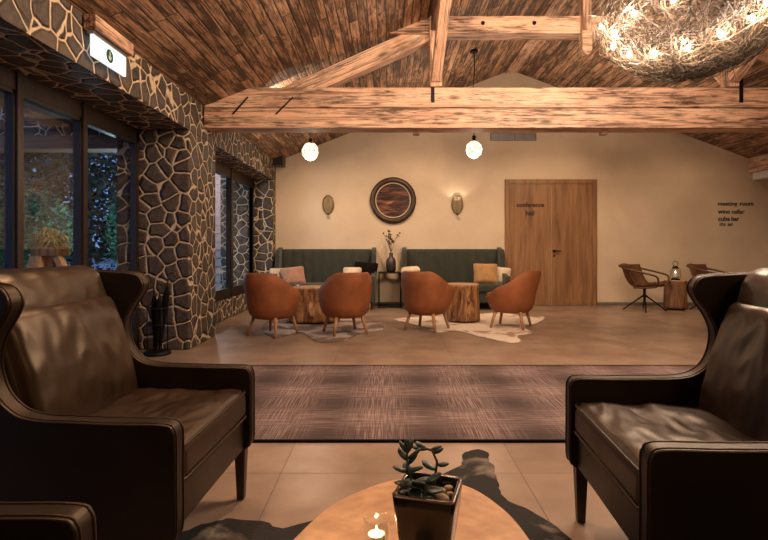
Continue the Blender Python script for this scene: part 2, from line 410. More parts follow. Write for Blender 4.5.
def cushion(name, hx, hy, hz, r, mat, parent=None, loc=(0, 0, 0), rot=(0, 0, 0), puff=.02, crease=.0, cuts=22, seed=0, cdir=(3, 8), pinch=0, label=None):
    bm = bmesh.new(); bmesh.ops.create_cube(bm, size=2)
    bmesh.ops.subdivide_edges(bm, edges=bm.edges[:], cuts=cuts, use_grid_fill=True)
    H = Vector((hx, hy, hz)); rr = min(r, hx, hy, hz)
    for v in bm.verts:
        p = v.co.copy(); e = Vector([math.sin(c*PI/2) if False else c for c in p])
        q = Vector([e[i]*H[i] for i in range(3)])
        k = Vector([max(-(H[i]-rr), min(H[i]-rr, q[i])) for i in range(3)])
        d = q-k
        q = k+d.normalized()*rr if d.length > 1e-9 else q
        m = (1-p.x**2)*(1-p.y**2)
        if abs(p.z) > .5: q.z += math.copysign(puff*m**.5 if m > 0 else 0, p.z)
        if pinch:
            c = abs(p.x*p.y)**3
            q.z *= 1-.75*c; q.x *= 1+pinch*(c-.25*(1-abs(p.y))); q.y *= 1+pinch*(c-.25*(1-abs(p.x)))
        if crease and p.z > .3:
            nz = noise.noise(Vector((q.x*cdir[0]+seed, q.y*cdir[1], seed*1.7)))
            n2 = noise.noise(Vector((q.x*cdir[0]*2.3+seed+9, q.y*cdir[1]*1.9, 3.1)))
            q.z += crease*(nz*1.1 + (1-abs(n2)*2.6)*.45)*min(1, m*5)
        v.co = q
    o = obj(name, bm, mat, parent, loc, rot, sm=True)
    return o

# ------------------------------------------------------------------ SETTING
XW, XG, YB = -2.05, -2.6, 9.68
RX, RZ = 2.24, 4.30
zl = lambda x: 2.625+(x-XW)*(RZ-2.625)/(RX-XW)
zr = lambda x: 2.69+(6.575-x)*(RZ-2.69)/(6.575-RX)
Y0 = -4.5
box('floor', (-2.8, Y0, -.1), (8.3, YB+.2, 0), M['floor'], kind='structure')
def gable(name, y0, y1):
    bm = bmesh.new(); add_prism(bm, [(-2.8, 0), (8.5, 0), (8.5, zr(8.5)+.02), (RX, RZ+.04), (-2.8, zl(-2.8)+.02)], y0, y1, 'Y')
    return obj(name, bm, M['plaster'], kind='structure')
gable('wall_back', YB, YB+.2); gable('wall_front', Y0-.2, Y0)
box('wall_right', (8.3, Y0, 0), (8.5, YB, 2.45), M['plaster'], kind='structure')
# sloping plank ceilings; local X runs along the boards
def slope(name, xa, za, xb, zb):
    d = Vector((xb-xa, 0, zb-za)); L = d.length
    bm = bmesh.new(); add_box(bm, (Y0-.2, 0, 0), (YB+.2, L, .12))
    o = obj(name, bm, M['plank'], kind='structure')
    x = Vector((0, 1, 0)); y = d.normalized(); z = x.cross(y)
    m = Matrix((x, y, z)).transposed().to_4x4(); m.translation = (xa, 0, za)
    o.matrix_world = m
    return o
s1 = slope('ceiling', -2.85, zl(-2.85), RX, RZ)
# left slope: x cross y points down, so shift the slab above the visible face
for o_, sgn in ((s1, -1),):
    for v_ in o_.data.vertices: v_.co.z -= .12
s2 = slope('ceiling.001', 8.5, zr(8.5), RX, RZ)
box('ceiling_soffit', (6.66, Y0, 2.29), (8.3, YB, 2.42), M['white'], kind='structure')
# stone wall on the left: lintel band, pillars, low wall
box('wall_left', (XG-.2, Y0, 2.27), (XW, YB, 2.78), M['stone'], kind='structure')
def pillar(name, a, b):
    box(name, a, b, M['stone'], kind='structure', bevel=.02)
pillar('wall_left_pier', (XG-.2, 5.46, 0), (XW, 6.31, 2.272))
pillar('wall_left_pier.001', (XG-.2, 9.42, 0), (XW, YB, 2.272))
pillar('wall_left_pier.002', (XG-.2, Y0, 0), (XW, -1.6, 2.272))
pillar('wall_left_base', (XG-.2, 6.30, 0), (-2.38, 9.43, .3))
# baseboard
box('baseboard_back', (2.02+.0, YB-.015, 0), (2.13, YB, .06), M['trunk_dark'], kind='structure')
box('baseboard_back.001', (-2.0, YB-.015, 0), (2.0, YB, .06), M['greystone'], kind='structure')
box('baseboard_back.002', (3.82, YB-.015, 0), (8.3, YB, .06), M['greystone'], kind='structure')

# windows
def window(name, x, y0, y1, z0, z1, mulls, mw=.09, dp=.07, rail=.1, transom=None):
    bm = bmesh.new()
    add_box(bm, (x-dp/2, y0, z1-.13), (x+dp/2, y1, z1)); add_box(bm, (x-dp/2, y0, z0), (x+dp/2, y1, z0+rail))
    add_box(bm, (x-dp/2, y0, z0), (x+dp/2, y0+mw*.7, z1)); add_box(bm, (x-dp/2, y1-mw*.7, z0), (x+dp/2, y1, z1))
    for y in mulls: add_box(bm, (x-dp/2-.001, y-mw/2, z0+.002), (x+dp/2+.015, y+mw/2, z1-.002))
    root = obj(name, bm, M['frame'], kind='structure')
    ys = [y0]+list(mulls)+[y1]
    for a, b in zip(ys, ys[1:]):
        box('pane', (x-.008, a+mw/2, z0+rail), (x+.008, b-mw/2, z1-.13), M['glass'], root)
        bm = bmesh.new()   # inner sash
        for aa, bb in (((a+mw/2, z0+rail), (a+mw/2+.018, z1-.13)), ((b-mw/2-.018, z0+rail), (b-mw/2, z1-.13)), ((a+mw/2, z1-.16), (b-mw/2, z1-.13)), ((a+mw/2, z0+rail), (b-mw/2, z0+rail+.03))):
            add_box(bm, (x-.03, aa[0], aa[1]), (x+.03, bb[0], bb[1]))
        obj('sash', bm, M['blackwood'], root)
    return root
window('window_1', XG, -1.6, 5.46, 0.0, 2.27, (-.6, .3, 1.2, 2.1, 2.9, 3.68, 4.47), mw=.06)
window('window_2', -2.42, 6.31, 9.42, .3, 2.27, (8.08,), mw=.09, rail=.12)

# double door
D0 = 2.135; dx = 3.81
dr = box('door_1', (D0, YB-.03, 0), (D0+.09, YB+.02, 2.30), M['door'], kind='structure')
for a, b in (((dx-.09, YB-.03, 0), (dx, YB+.02, 2.30)), ((D0, YB-.032, 2.22), (dx, YB+.02, 2.30))):
    box('door_frame', a, b, M['door'], dr)
xm = 2.985
l1 = box('door_leaf', (D0+.093, YB-.022, .012), (xm-.006, YB+.02, 2.215), M['door'], dr)
l2 = box('door_leaf', (xm+.006, YB-.022, .012), (dx-.093, YB+.02, 2.215), M['door'], dr)
bm = bmesh.new(); add_box(bm, (xm+.03, YB-.075, .985), (xm+.15, YB-.06, 1.005)); add_box(bm, (xm+.03, YB-.065, .98), (xm+.05, YB-.02, 1.01)); add_box(bm, (xm+.02, YB-.028, .965), (xm+.065, YB-.02, 1.02)); add_box(bm, (xm+.025, YB-.028, .89), (xm+.06, YB-.02, .925))
obj('handle', bm, M['iron'], l2)
def text(body, size, loc, parent, name='lettering', align='CENTER', offset=.0):
    cu = bpy.data.curves.new(name, 'FONT'); cu.body = body; cu.size = size; cu.align_x = align; cu.extrude = .003; cu.offset = offset
    cu.materials.append(M['text'])
    o = bpy.data.objects.new(name, cu); C.objects.link(o); o.location = loc; o.rotation_euler = (PI/2, 0, 0)
    if parent: o.parent = parent
    return o
def fit(o, width):
    bpy.context.view_layer.update(); s = width/max(o.dimensions.x, 1e-3)
    me = bpy.data.meshes.new_from_object(o.evaluated_get(bpy.context.evaluated_depsgraph_get()))
    n = bpy.data.objects.new('lettering', me); C.objects.link(n); n.parent = o.parent; n.location = o.location; n.rotation_euler = o.rotation_euler
    n.scale = (s, s, 1); bpy.data.objects.remove(o)
    if not me.materials: me.materials.append(M['text'])
px = lambda x, Y: (x-388)/530*Y
pz = lambda y, Y: 1.05+(248-y)/530*Y
yt = YB-.026
fit(text('conference', .14, (px(530.3, yt), yt, pz(206.8, yt)), l1, offset=.003), 27.5/530*yt)
fit(text('hall', .14, (px(530, yt), yt, pz(215.3, yt)), l1, offset=.003), 8.6/530*yt)
ws = thing('wall_sign', 'black lettering on the plaster wall listing meeting room, wine cellar, cuba bar and room numbers', 'sign', (6.1, YB, 1.7))
yt = YB-.004
for s_, x0_, x1_, y_ in (('meeting', 717.7, 737, 205.6), ('room', 739.6, 753.1, 205.6), ('wine', 718, 730, 213.6), ('cellar', 731.6, 744.5, 213.6), ('cuba', 718, 729.8, 220.8), ('bar', 731.2, 739.1, 220.8), ('101', 719, 724.1, 226.0), ('-', 725.2, 726.4, 226.0), ('307', 727.4, 732.9, 226.0)):
    o = text(s_, .13, (px(x0_, yt)-6.1, yt-YB, pz(y_, yt)-1.7), ws, align='LEFT', offset=.0022); fit(o, (x1_-x0_)/530*yt)

# ------------------------------------------------------------------ ROOF TRUSS
YT = 5.87; TD = .25
tr = thing('roof_truss', 'large scorched timber roof truss spanning the room in front of the back wall', 'roof truss', (2.18, YT, 2.38))
TO = Vector((2.18, YT, 2.38))
def tb(name, p0, p1, wd, ht, mat=None, parent=tr, **k): return beam(name, Vector(p0)-TO, Vector(p1)-TO, wd, ht, mat or M['beam'], parent, **k)
yc = YT+TD/2
def roofcut(name, x0, x1, z0, z1, y0, y1):
    """timber whose left and right ends follow the roof slopes, built in local X"""
    bm = bmesh.new(); pts = [(x0, z0), (x1, z0)]
    xr = 6.575-(z1-2.69)*(6.575-RX)/(RZ-2.69); xl = XW+(z1-2.625)*(RX-XW)/(RZ-2.625)
    if x1 > xr: pts += [(x1, max(z0, zr(x1)-.002)), (xr, z1)]
    else: pts.append((x1, z1))
    if x0 < xl: pts += [(xl, z1), (x0, max(z0+.001, zl(x0)-.002))]
    else: pts.append((x0, z1))
    add_prism(bm, [(a-TO.x, b-TO.z) for a, b in pts], y0-TO.y, y1-TO.y, 'Y')
    return obj(name, bm, M['beam'], tr, bevel=.008, seg=1)
roofcut('tie_beam', -2.04, 6.57, 2.38, 2.600, YT, YT+TD)
roofcut('tie_beam', -2.04, 6.57, 2.606, 2.83, YT, YT+TD)
xl = XW+(3.43-2.625)*(RX-XW)/(RZ-2.625)
roofcut('collar_beam', xl+.01, 2*2.2-xl, 3.43, 3.62, YT-.0, YT+.2)
tb('king_post', (2.18, YT-.02, 3.28), (2.18, YT-.02, 4.28), .10, .11)
bm = bmesh.new(); add_prism(bm, [(-.055, .26), (-.055, .05), (-.02, 0), (.02, 0), (.055, .05), (.055, .26)], -.08, .04, 'Y'); obj('post_drop', bm, M['beam'], tr, loc=(0, 0, 3.17-2.38), bevel=.006, seg=1)
for xq, s in ((.53, 1), (3.81, -1)):
    tb('queen_post', (xq, YT+.04, 2.832), (xq, YT+.04, 3.66), .14, .13)
    tb('strut', (xq-s*1.78, YT+.125, 2.702), (xq-s*.07, YT+.125, 3.47), .16, .20)
    tb('brace', (xq, YT-.02, 2.92), (xq+.02, YT-.98, 3.52 if xq < 1 else 3.45), .11, .11)
    tb('brace', (xq, YT+.1, 2.92), (xq, YT+.75, 3.55), .09, .09)
    zt = 3.62
    xs = xq+(-.035 if s > 0 else .10)
    box('iron_strap', (xs-.02-TO.x, -.008, 2.66-TO.z), (xs+.02-TO.x, .0, 2.98-TO.z), M['iron'], tr)
for x in (1.05, 1.62, 2.2, 2.78):
    bm = bmesh.new(); add_lathe(bm, [(.022, 0), (.022, .012)], 10)
    for v_ in bm.verts: v_.co = Vector((v_.co.x, -.012+v_.co.z, v_.co.y))
    obj('bolt', bm, M['iron'], tr, loc=(x-TO.x, 0, 3.54-TO.z))
for x0_, x1_ in ((-1.72, -1.55), (-1.24, -1.05)):
    o = tube('iron_strap', [(x0_-TO.x, -.006, 2.53-TO.z), (x1_-TO.x, -.006, 2.72-TO.z)], .010, M['iron'], tr, n=4)
for x in (.32, 2.44):
    box('block', (x-TO.x-.035, .1, -.05), (x-TO.x+.035, .17, 0), M['beam_dark'], tr)
# purlins on the posts, ridge board, wall plates
PL = [('purlin', .53, 3.70-.12, 'left'), ('purlin', 3.81, 3.70-.12, 'right')]
for nm, x, z, sd in PL:
    o = beam(nm, (x, Y0, z-.07), (x, YT-.05, z-.07), .12, .14, M['beam_dark'])
    tag(o, f'roof purlin running toward the viewer above the {sd} truss post', 'roof timber')
o = beam('ridge_board', (RX, Y0, RZ-.035), (RX, YB, RZ-.035), .2, .07, M['beam']); tag(o, 'ridge board along the peak of the plank ceiling', 'roof timber')
o = beam('wall_plate', (6.72, Y0, 2.555), (6.72, YB-.002, 2.555), .28, .27, M['beam']); tag(o, 'scorched wall plate timber at the far right under the ceiling edge', 'roof timber')
o = box('beam_stub', (-2.04, 9.40, 2.52), (-1.87, YB-.002, 2.70), M['blackwood']); tag(o, 'short dark beam end by the stone wall in the far left corner', 'roof timber')
# board across the left slope (purlin plank)

# ------------------------------------------------------------------ RUG and HIDES
o = box('plaid_rug', (-1.9, 2.87, .0), (4.6, 4.68, .012), M['rug']); tag(o, 'long plum and brown plaid rug across the stone tile floor', 'rug')
obj('border', (lambda b: (add_box(b, (-1.915, 2.855, 0), (4.615, 2.872, .014)), add_box(b, (-1.915, 4.678, 0), (4.615, 4.695, .014)), b)[2])(bmesh.new()), M['blackfab'], o)
def hide(name, pts, mat, label, z=.004, th=.006):
    P = catmull([(a, b, 0) for a, b in pts], 6, True)
    from mathutils.geometry import tessellate_polygon
    bm = bmesh.new()
    q = []
    for p in P:
        n_ = noise.noise(p*9)*.03; n2_ = noise.noise(p*31+Vector((5, 5, 5)))*.012
        q.append(Vector((p.x+n_+n2_, p.y+n_-n2_, z+th)))
    tris = tessellate_polygon([q]); nq = len(q)
    up = [bm.verts.new(v) for v in q]; lo = [bm.verts.new((v.x, v.y, z)) for v in q]
    for a_, b_, c_ in tris:
        try: bm.faces.new((up[a_], up[b_], up[c_])); bm.faces.new((lo[c_], lo[b_], lo[a_]))
        except ValueError: pass
    for i in range(nq): bm.faces.new((up[i], up[(i+1) % nq], lo[(i+1) % nq], lo[i]))
    o = obj(name, bm, mat); tag(o, label, 'cowhide rug')
    return o
fl = lambda x, y: (px(x, 530*1.05/(y-248)), 530*1.05/(y-248))
hide('cowhide_rug', [fl(*p) for p in ((456, 470), (463, 456), (475, 452), (488, 456), (493, 470), (498, 487), (512, 503), (530, 513), (568, 540))]+[(.72, 1.75), (.55, 1.5), (.62, 1.1), (.85, .7), (.5, .5), (0, .45), (-.5, .55), (-.8, .75), (-.5, 1.1), (-.55, 1.5), (-.72, 1.75)]+[fl(*p) for p in ((180, 537), (215, 524), (245, 521), (300, 527), (380, 500))], M['hide_dark'], 'dark brown and black cowhide lying under the low slab coffee table')
hide('cowhide_rug', [fl(*p) for p in ((395, 319.5), (410, 324), (425, 328), (437, 333), (455, 331), (472, 335), (495, 340.5), (514, 343.8), (520, 341), (518, 336), (532, 333.5), (524, 327), (537, 323.6), (544, 317.6), (523, 316.5), (500, 313), (470, 315), (440, 312), (420, 317))], M['hide_white'], 'pale cowhide under the right stump table and its two armchairs')
hide('cowhide_rug', [fl(*p) for p in ((262, 330), (275, 338), (300, 333), (318, 342), (345, 341), (362, 333), (384, 330), (378, 322), (360, 320), (330, 314), (290, 318), (268, 322))], M['hide_grey'], 'mottled grey cowhide under the left stump table and its two armchairs')

# ------------------------------------------------------------------ LEATHER WINGBACK ARMCHAIRS
def wingback():
    t = thing('leather_armchair', 'dark brown leather wingback armchair at left facing right, its high back to the window', 'armchair', group='leather wingback armchairs around the slab table')
    prof = [(.405, .215), (.42, .25), (.42, .40), (.42, .50), (.414, .535), (.385, .552), (.25, .553), (.12, .556), (.02, .560), (-.045, .577), (-.092, .62), (-.115, .68), (-.118, .74), (-.095, .80), (-.062, .85), (-.045, .89), (-.058, .925), (-.09, .942), (-.18, .95), (-.32, .955), (-.43, .955), (-.46, .93), (-.455, .85), (-.40, .45), (-.375, .215)]
    P = catmull([(a, b, 0) for a, b in prof], 4)
    for s in (1, -1):
        y0, y1 = s*.32, s*.39
        bm = bmesh.new(); q = []
        for p in P:
            q.append((p.x, p.y))
        add_prism(bm, q, min(y0, y1), max(y0, y1), 'Y')
        sp = obj('side_panel', bm, M['leather_side'], t, bevel=.016, seg=3)
        for v in sp.data.vertices:   # wings flare outward a little
            if v.co.z > .6: v.co.y += s*.02*min(1, (v.co.z-.6)/.3)*max(0, min(1, (v.co.x+.3)/.25))
        for yy, ins in ((y0+s*.012, .0), (y1-s*.012, .0)):
            bm = bmesh.new(); pts = []
            for p in P[2:-4]:
                fy = s*.02*min(1, max(0, p.y-.6)/.3)*max(0, min(1, (p.x+.3)/.25))
                pts.append((p.x, yy+fy, p.y))
            add_tube(bm, pts, .0035, 5); obj('piping', bm, M['leather'], sp, sm=True)
    bm = bmesh.new(); add_prism(bm, [(-.375, .215), (-.27, .215), (-.21, .45), (-.33, .95), (-.46, .95)], -.322, .322, 'Y')
    obj('backrest', bm, M['leather_side'], t, bevel=.02, seg=3)
    bm = bmesh.new(); add_box(bm, (-.33, -.325, .215), (.395, .325, .34)); obj('seat_frame', bm, M['leather_side'], t, bevel=.01, seg=2)
    s = cushion('seat_cushion', .30, .317, .058, .035, M['leather'], t, loc=(.112, 0, .402), rot=(0, R(-1.5), 0), puff=.022, crease=.011, cuts=46, seed=2, cdir=(9, 3.5))
    r_ = .315
    for zz in (.05, -.05):
        bm = bmesh.new(); pts = []
        hx, hy, rc = .297, .314, .03
        for cx, cy, a0 in ((hx-rc, hy-rc, 0), (-hx+rc, hy-rc, 90), (-hx+rc, -hy+rc, 180), (hx-rc, -hy+rc, 270)):
            for k in range(5): a = R(a0+k*22.5); pts.append((cx+rc*math.cos(a), cy+rc*math.sin(a), zz))
        add_tube(bm, pts, .005, 6, closed=True); obj('piping', bm, M['leather'], s, sm=True)
    tilt = R(72)
    cushion('back_cushion', .235, .315, .07, .055, M['leather'], t, loc=(-.155, 0, .63), rot=(0, R(74), 0), puff=.035, crease=.007, cuts=46, seed=5, cdir=(3.2, 8))
    cushion('headrest', .115, .318, .075, .07, M['leather'], t, loc=(-.245, 0, .865), rot=(0, R(72), 0), puff=.02, crease=.006, cuts=36, seed=8, cdir=(5, 5))
    for x, y in ((.375, .345), (.375, -.345), (-.34, .33), (-.34, -.33)):
        bm = bmesh.new(); vs = add_box(bm, (-.024, -.024, 0), (.024, .024, .235))
        for v in vs:
            if v.co.z < .1: v.co.x *= .62; v.co.y *= .62
        obj('leg', bm, M['legwood'], t, loc=(x, y, 0), bevel=.003, seg=1)
    return t
ch = wingback(); ch.location = (-1.003, 1.89, .001); ch.rotation_euler.z = R(-2.2)
dup(ch, (.670+.42, 1.665, .001), PI-R(3.9), 'dark brown leather wingback armchair at right facing left, its back toward the right edge')
dup(ch, (-.57-.42, .65, .001), R(0), 'nearest left leather armchair, only its front arm corner showing at the bottom left')
dup(ch, (.70+.42, .585, .001), PI-R(2), 'nearest right leather armchair, only a sliver of arm showing at the bottom right corner')

# ------------------------------------------------------------------ SLAB COFFEE TABLE AND WHAT STANDS ON IT
ct = thing('coffee_table', 'low coffee table with pale round live-edge wood slab top in the foreground', 'table', (.05, 1.08, 0))
pts = [(-.225, 1.08), (-.202, 1.164), (-.149, 1.29), (-.073, 1.38), (.016, 1.445), (.12, 1.452), (.221, 1.397), (.284, 1.276), (.307, 1.163), (.315, 1.05), (.29, .9), (.2, .79), (.06, .755), (-.09, .79), (-.19, .9)]
P = catmull([(a-.05, b-1.08, 0) for a, b in pts], 6, True)
bm = bmesh.new(); add_prism(bm, [(p.x, p.y) for p in P], .355, .42); obj('table_top', bm, M['slab'], ct, bevel=.008, seg=3)
bm = bmesh.new(); add_lathe(bm, [(.17, .012), (.175, .05), (.155, .2), (.16, .354)], 28, wob=lambda a, z: 1+.06*math.sin(3*a)+.03*math.sin(7*a+z*9)); obj('trunk_base', bm, M['trunk'], ct, sm=True)

pot = thing('plant_pot', 'square flared dark glazed pot with a jade plant on the slab coffee table', 'potted plant', (.083, 1.085, .421), R(-16))
bm = bmesh.new()
def sq(bm, h, z, rc=.012, n=4):
    out = []
    for cx, cy, a0 in ((h-rc, h-rc, 0), (-h+rc, h-rc, 90), (-h+rc, -h+rc, 180), (h-rc, -h+rc, 270)):
        for k in range(n): a = R(a0+k*90/(n-1)); out.append(bm.verts.new((cx+rc*math.cos(a), cy+rc*math.sin(a), z)))
    return out
rings = [sq(bm, h, z) for h, z in ((.040, 0), (.046, .01), (.054, .06), (.060, .11), (.0625, .138), (.061, .142), (.055, .142), (.053, .138), (.052, .118))]
for A, B in zip(rings, rings[1:]):
    for k in range(16): bm.faces.new((A[k], A[(k+1) % 16], B[(k+1) % 16], B[k]))
bm.faces.new(rings[0][::-1])
obj('pot', bm, M['pot'], pot, sm=True)
bm = bmesh.new(); rr_ = [sq(bm, h, z) for h, z in ((.0628, .139), (.0600, .1435), (.0548, .139))]
for A, B in zip(rr_, rr_[1:]):
    for k in range(16): bm.faces.new((A[k], A[(k+1) % 16], B[(k+1) % 16], B[k]))
obj('rim', bm, M['potrim'], pot, sm=True)
bm = bmesh.new(); A = sq(bm, .0535, .121); bm.faces.new(A); obj('soil', bm, M['soil'], pot)
for k, (x, y, r_) in enumerate(((.03, -.015, .014), (.022, .02, .010), (.042, .008, .008), (.005, -.035, .008), (.04, -.036, .009), (.035, .035, .009), (-.03, .03, .008))):
    bm = bmesh.new(); bmesh.ops.create_icosphere(bm, subdivisions=2, radius=r_)
    for v in bm.verts: v.co = Vector((v.co.x*1.2, v.co.y, v.co.z*.7))*(1+.2*noise.noise(v.co*70+Vector((k, 0, 0))))
    obj('pebble', bm, M['pebble'], pot, loc=(x, y, .126), sm=True)
def leaf_bm(L, W, T=.0045):
    bm = bmesh.new(); bmesh.ops.create_uvsphere(bm, u_segments=10, v_segments=8, radius=1)
    for v in bm.verts:
        x, y, z = v.co; s = (x+1)/2
        v.co = Vector((s*L, y*W*(.35+.65*math.sin(min(1, s*1.1)*PI*.62)), z*T+.12*L*s*s))
    return bm
def sprig(pts, leaves):
    st = tube('stem', pts, .0028, M['stem'], pot, n=6)
    for (t_, az, el, L, W) in leaves:
        i = t_*(len(pts)-1); k = min(int(i), len(pts)-2); p = Vector(pts[k]).lerp(Vector(pts[k+1]), i-k)
        o = obj('leaf', leaf_bm(L, W), M['leaf'], st, loc=p, sm=True); o.rotation_euler = (0, -R(el), R(az))
sprig([(-.028, -.01, .115), (-.034, -.008, .15), (-.044, -.004, .178), (-.045, 0, .205)],
      [(.15, 215, -5, .045, .017), (.25, 300, -10, .052, .019), (.3, 20, 10, .040, .014), (.35, 250, 5, .050, .020), (.45, 120, 25, .035, .012), (.55, 190, 10, .035, .011), (.6, 330, 15, .042, .015), (.7, 30, 45, .038, .010), (.8, 160, 40, .032, .010), (.85, 350, 35, .04, .010), (.95, 90, 70, .032, .009), (1, 200, 50, .030, .010), (1, 20, 60, .032, .009)])
sprig([(.0, .0, .115), (-.008, -.006, .135), (-.012, -.012, .15)],
      [(.4, 290, 5, .050, .020), (.8, 330, 0, .052, .019), (.9, 240, 10, .045, .018), (1, 20, 20, .046, .015), (1, 270, 20, .045, .017), (.7, 180, 10, .04, .016), (.3, 300, -12, .05, .018)])
sprig([(.006, .015, .115), (.010, .02, .155), (.014, .02, .185), (.004, .02, .207), (-.008, .02, .210)],
      [(.35, 160, 15, .036, .013), (.45, 340, 10, .03, .009), (.7, 350, 25, .026, .007), (.95, 180, -5, .034, .008), (1, 160, 10, .030, .009), (.85, 20, 10, .026, .006)])
cd = thing('tealight_holder', 'small clear glass tealight holder burning beside the plant pot', 'candle', (-.024, 1.10, .421))
bm = bmesh.new()
prof = [(.021, 0), (.026, .006), (.0285, .03), (.0285, .05), (.026, .062), (.0275, .069), (.0265, .070), (.024, .062), (.0262, .05), (.0262, .03), (.024, .010), (.001, .008)]
add_lathe(bm, prof, 28); obj('glass_cup', bm, M['clearglass'], cd, sm=True)
lathe('tealight', [(.0185, .0), (.0185, .026), (.016, .027), (.001, .024)], M['wax'], cd, n=20, loc=(0, 0, .010))
bm = bmesh.new(); add_lathe(bm, [(.0005, 0), (.002, .004), (.0024, .008), (.0011, .013), (.0003, .017)], 8); obj('flame', bm, M['flame'], cd, sm=True, loc=(0, 0, .036))
light('candle_light', 'POINT', (0, 0, .052), .14, (1, .6, .28), shadow_soft_size=.005, parent=cd)
bm = bmesh.new(); bmesh.ops.create_icosphere(bm, subdivisions=3, radius=1)
for v in bm.verts: v.co = Vector((v.co.x*.026, v.co.y*.020, v.co.z*.012+.012))*(1+.08*noise.noise(v.co*2))
o = obj('smooth_stone', bm, M['greystone'], loc=(.045, .985, .4205), sm=True); tag(o, 'smooth grey stone on the slab table just in front of the plant pot', 'stone')

# ------------------------------------------------------------------ TERRACOTTA TUB CHAIRS (face local +Y)
def tub():
    t = thing('tub_chair', 'leftmost terracotta tub chair seen from behind at the left stump table', 'armchair', group='terracotta tub chairs at the stump tables')
    bm = bmesh.new(); N = 56
    def H(a):   # a = 0 at the back, pi at the front
        c = abs(a)
        s = lambda e0, e1, x: (lambda q: q*q*(3-2*q))(max(0, min(1, (x-e0)/(e1-e0))))
        return .752-(.752-.56)*s(R(38), R(100), c)-(.56-.41)*s(R(92), R(158), c)
    outer = [(.0, .205), (.10, .20), (.19, .215), (.245, .26), (.285, .34), (.315, .44)]
    rings = [[] for _ in range(15)]
    for k in range(N):
        a = -PI+2*PI*k/N
        ca, sa = math.cos(a), math.sin(a)        # back is -Y
        h = H(a); lean = .075*max(0, ca)
        def put(i, r, z):
            f = max(0, (z-.42))/.35
            ry = r*(1.0+lean*0) ; d = Vector((-sa*r, -ca*r*1.0, z)); d.y -= max(0, ca)*f*.07
            # side arms pinch in towards the top of the back
            if z > .56: d.x *= 1-.13*((z-.56)/.215)**2.2
            rings[i].append(bm.verts.new(d))
        prof = [(.02, .195), (.15, .19), (.225, .205), (.275, .25), (.305, .34)]
        top = h
        prof += [(.318, .34+(top-.34)*.33), (.33, .34+(top-.34)*.66), (.328, top-.025), (.315, top-.004), (.298, top), (.280, top-.010), (.270, top-.04)]
        lo = .40
        prof += [(.268, lo+(top-lo)*.4 if top > .45 else top-.045), (.262, min(lo+.005, top-.05)), (.02, lo-.01 if top > .45 else lo-.01)]
        for i, (r, z) in enumerate(prof): put(i, r, z)
    for A, B in zip(rings, rings[1:]):
        for k in range(N): bm.faces.new((A[k], A[(k+1) % N], B[(k+1) % N], B[k]))
    bm.faces.new(rings[0]); bm.faces.new(rings[-1])
    shell = obj('shell', bm, M['terracotta'], t, sm=True)
    cushion('seat_cushion', .235, .24, .035, .03, M['terracotta'], t, loc=(0, .03, .425), puff=.012, cuts=10)
    bm = bmesh.new(); N2 = 40; pts = []
    for k in range(N2): a = 2*PI*k/N2; pts.append((.287*math.sin(a), -.287*math.cos(a), .335))
    add_tube(bm, pts, .004, 5, closed=True); obj('seam', bm, M['terracotta'], shell, sm=True)
    for sx in (1, -1):
        for sy in (1, -1):
            tube('leg', [(sx*.16, sy*.16, .225), (sx*.21, sy*.21, .0)], [.024, .016], M['oakleg'], t, n=10)
    return t
tc_ = tub()
def ch_at(xc, Y): return (px(xc, Y), Y, .012)
tc_.location = ch_at(273, 6.38); tc_.rotation_euler = (0, 0, R(-26))
dup(tc_, ch_at(345, 6.5), R(24), 'terracotta tub chair seen from behind, second from left, right of the left stump table')
dup(tc_, ch_at(427, 6.78), R(-30), 'terracotta tub chair third from left, in front of the gap between the sofas')
dup(tc_, ch_at(511, 7.0), R(62), 'rightmost terracotta tub chair turned sideways, between right stump table and oak door')

# ------------------------------------------------------------------ STUMP TABLES
def stump(name, label, loc, r, h, mat, top, seed, lobes=0.06, notch=None, cat='table'):
    t = thing(name, label, cat, loc)
    bm = bmesh.new()
    def wob(a, z):
        w_ = 1+lobes*math.sin(2*a+seed)+lobes*.7*math.sin(3*a+seed*2)+.02*math.sin(9*a+z*6+seed)+.03*noise.noise(Vector((math.cos(a)*3, math.sin(a)*3, z*5+seed)))
        if notch:
            na, nw, nd, nz = notch
            d = (a-na+PI) % (2*PI)-PI
            w_ -= nd*math.exp(-(d/nw)**2)*max(0, min(1, (z-nz)/(.25)+.3))
        return w_
    nz_ = 14
    add_lathe(bm, [(r*(1.03-.06*k/nz_), .03+(h-.03)*k/nz_) for k in range(nz_)]+[(r*.97, h-.008)], 72, wob=wob)
    obj('trunk', bm, mat, t, sm=True)
    bm = bmesh.new(); add_lathe(bm, [(r*.968, h-.0079), (r*.955, h)], 72, wob=lambda a, z: wob(a, h-.008)); obj('top', bm, top, t)
    bm = bmesh.new(); add_lathe(bm, [(r*.8, 0), (r*.85, .03)], 32); obj('plinth', bm, M['iron'], t)
    return t
stump('stump_table', 'left stump table, wide golden trunk with a dark cleft before the left sofa', (px(313, 7.45), 7.50, .001), .335, .50, M['trunk'], M['slab2'], 1.3, notch=(-PI/2+.05, .14, .38, .25))
stump('stump_table', 'right stump table, round golden trunk between the two right tub chairs', (px(463, 7.5), 7.55, .001), .235, .54, M['trunk'], M['slab2'], 4.1, lobes=.03, notch=(-PI/2-.45, .25, .16, .05))
stump('tree_stump', 'small dark log side table with a glass lantern by the right wall', (px(677, 9.0), 9.05, .001), .175, .50, M['trunk_dark'], M['slab2'], 2.2, lobes=.03)
o = thing('tealight_glass', 'tiny glass candle holder on the left stump table', 'candle', (px(297, 7.3), 7.36, .502))
obj('glass_cup', (lambda b: (add_lathe(b, [(.03, 0), (.036, .02), (.036, .06), (.033, .06), (.032, .02), (.002, .01)], 16), b)[1])(bmesh.new()), M['clearglass'], o, sm=True)
lathe('candle', [(.02, 0), (.02, .025)], M['wax'], o, n=12, loc=(0, 0, .012))
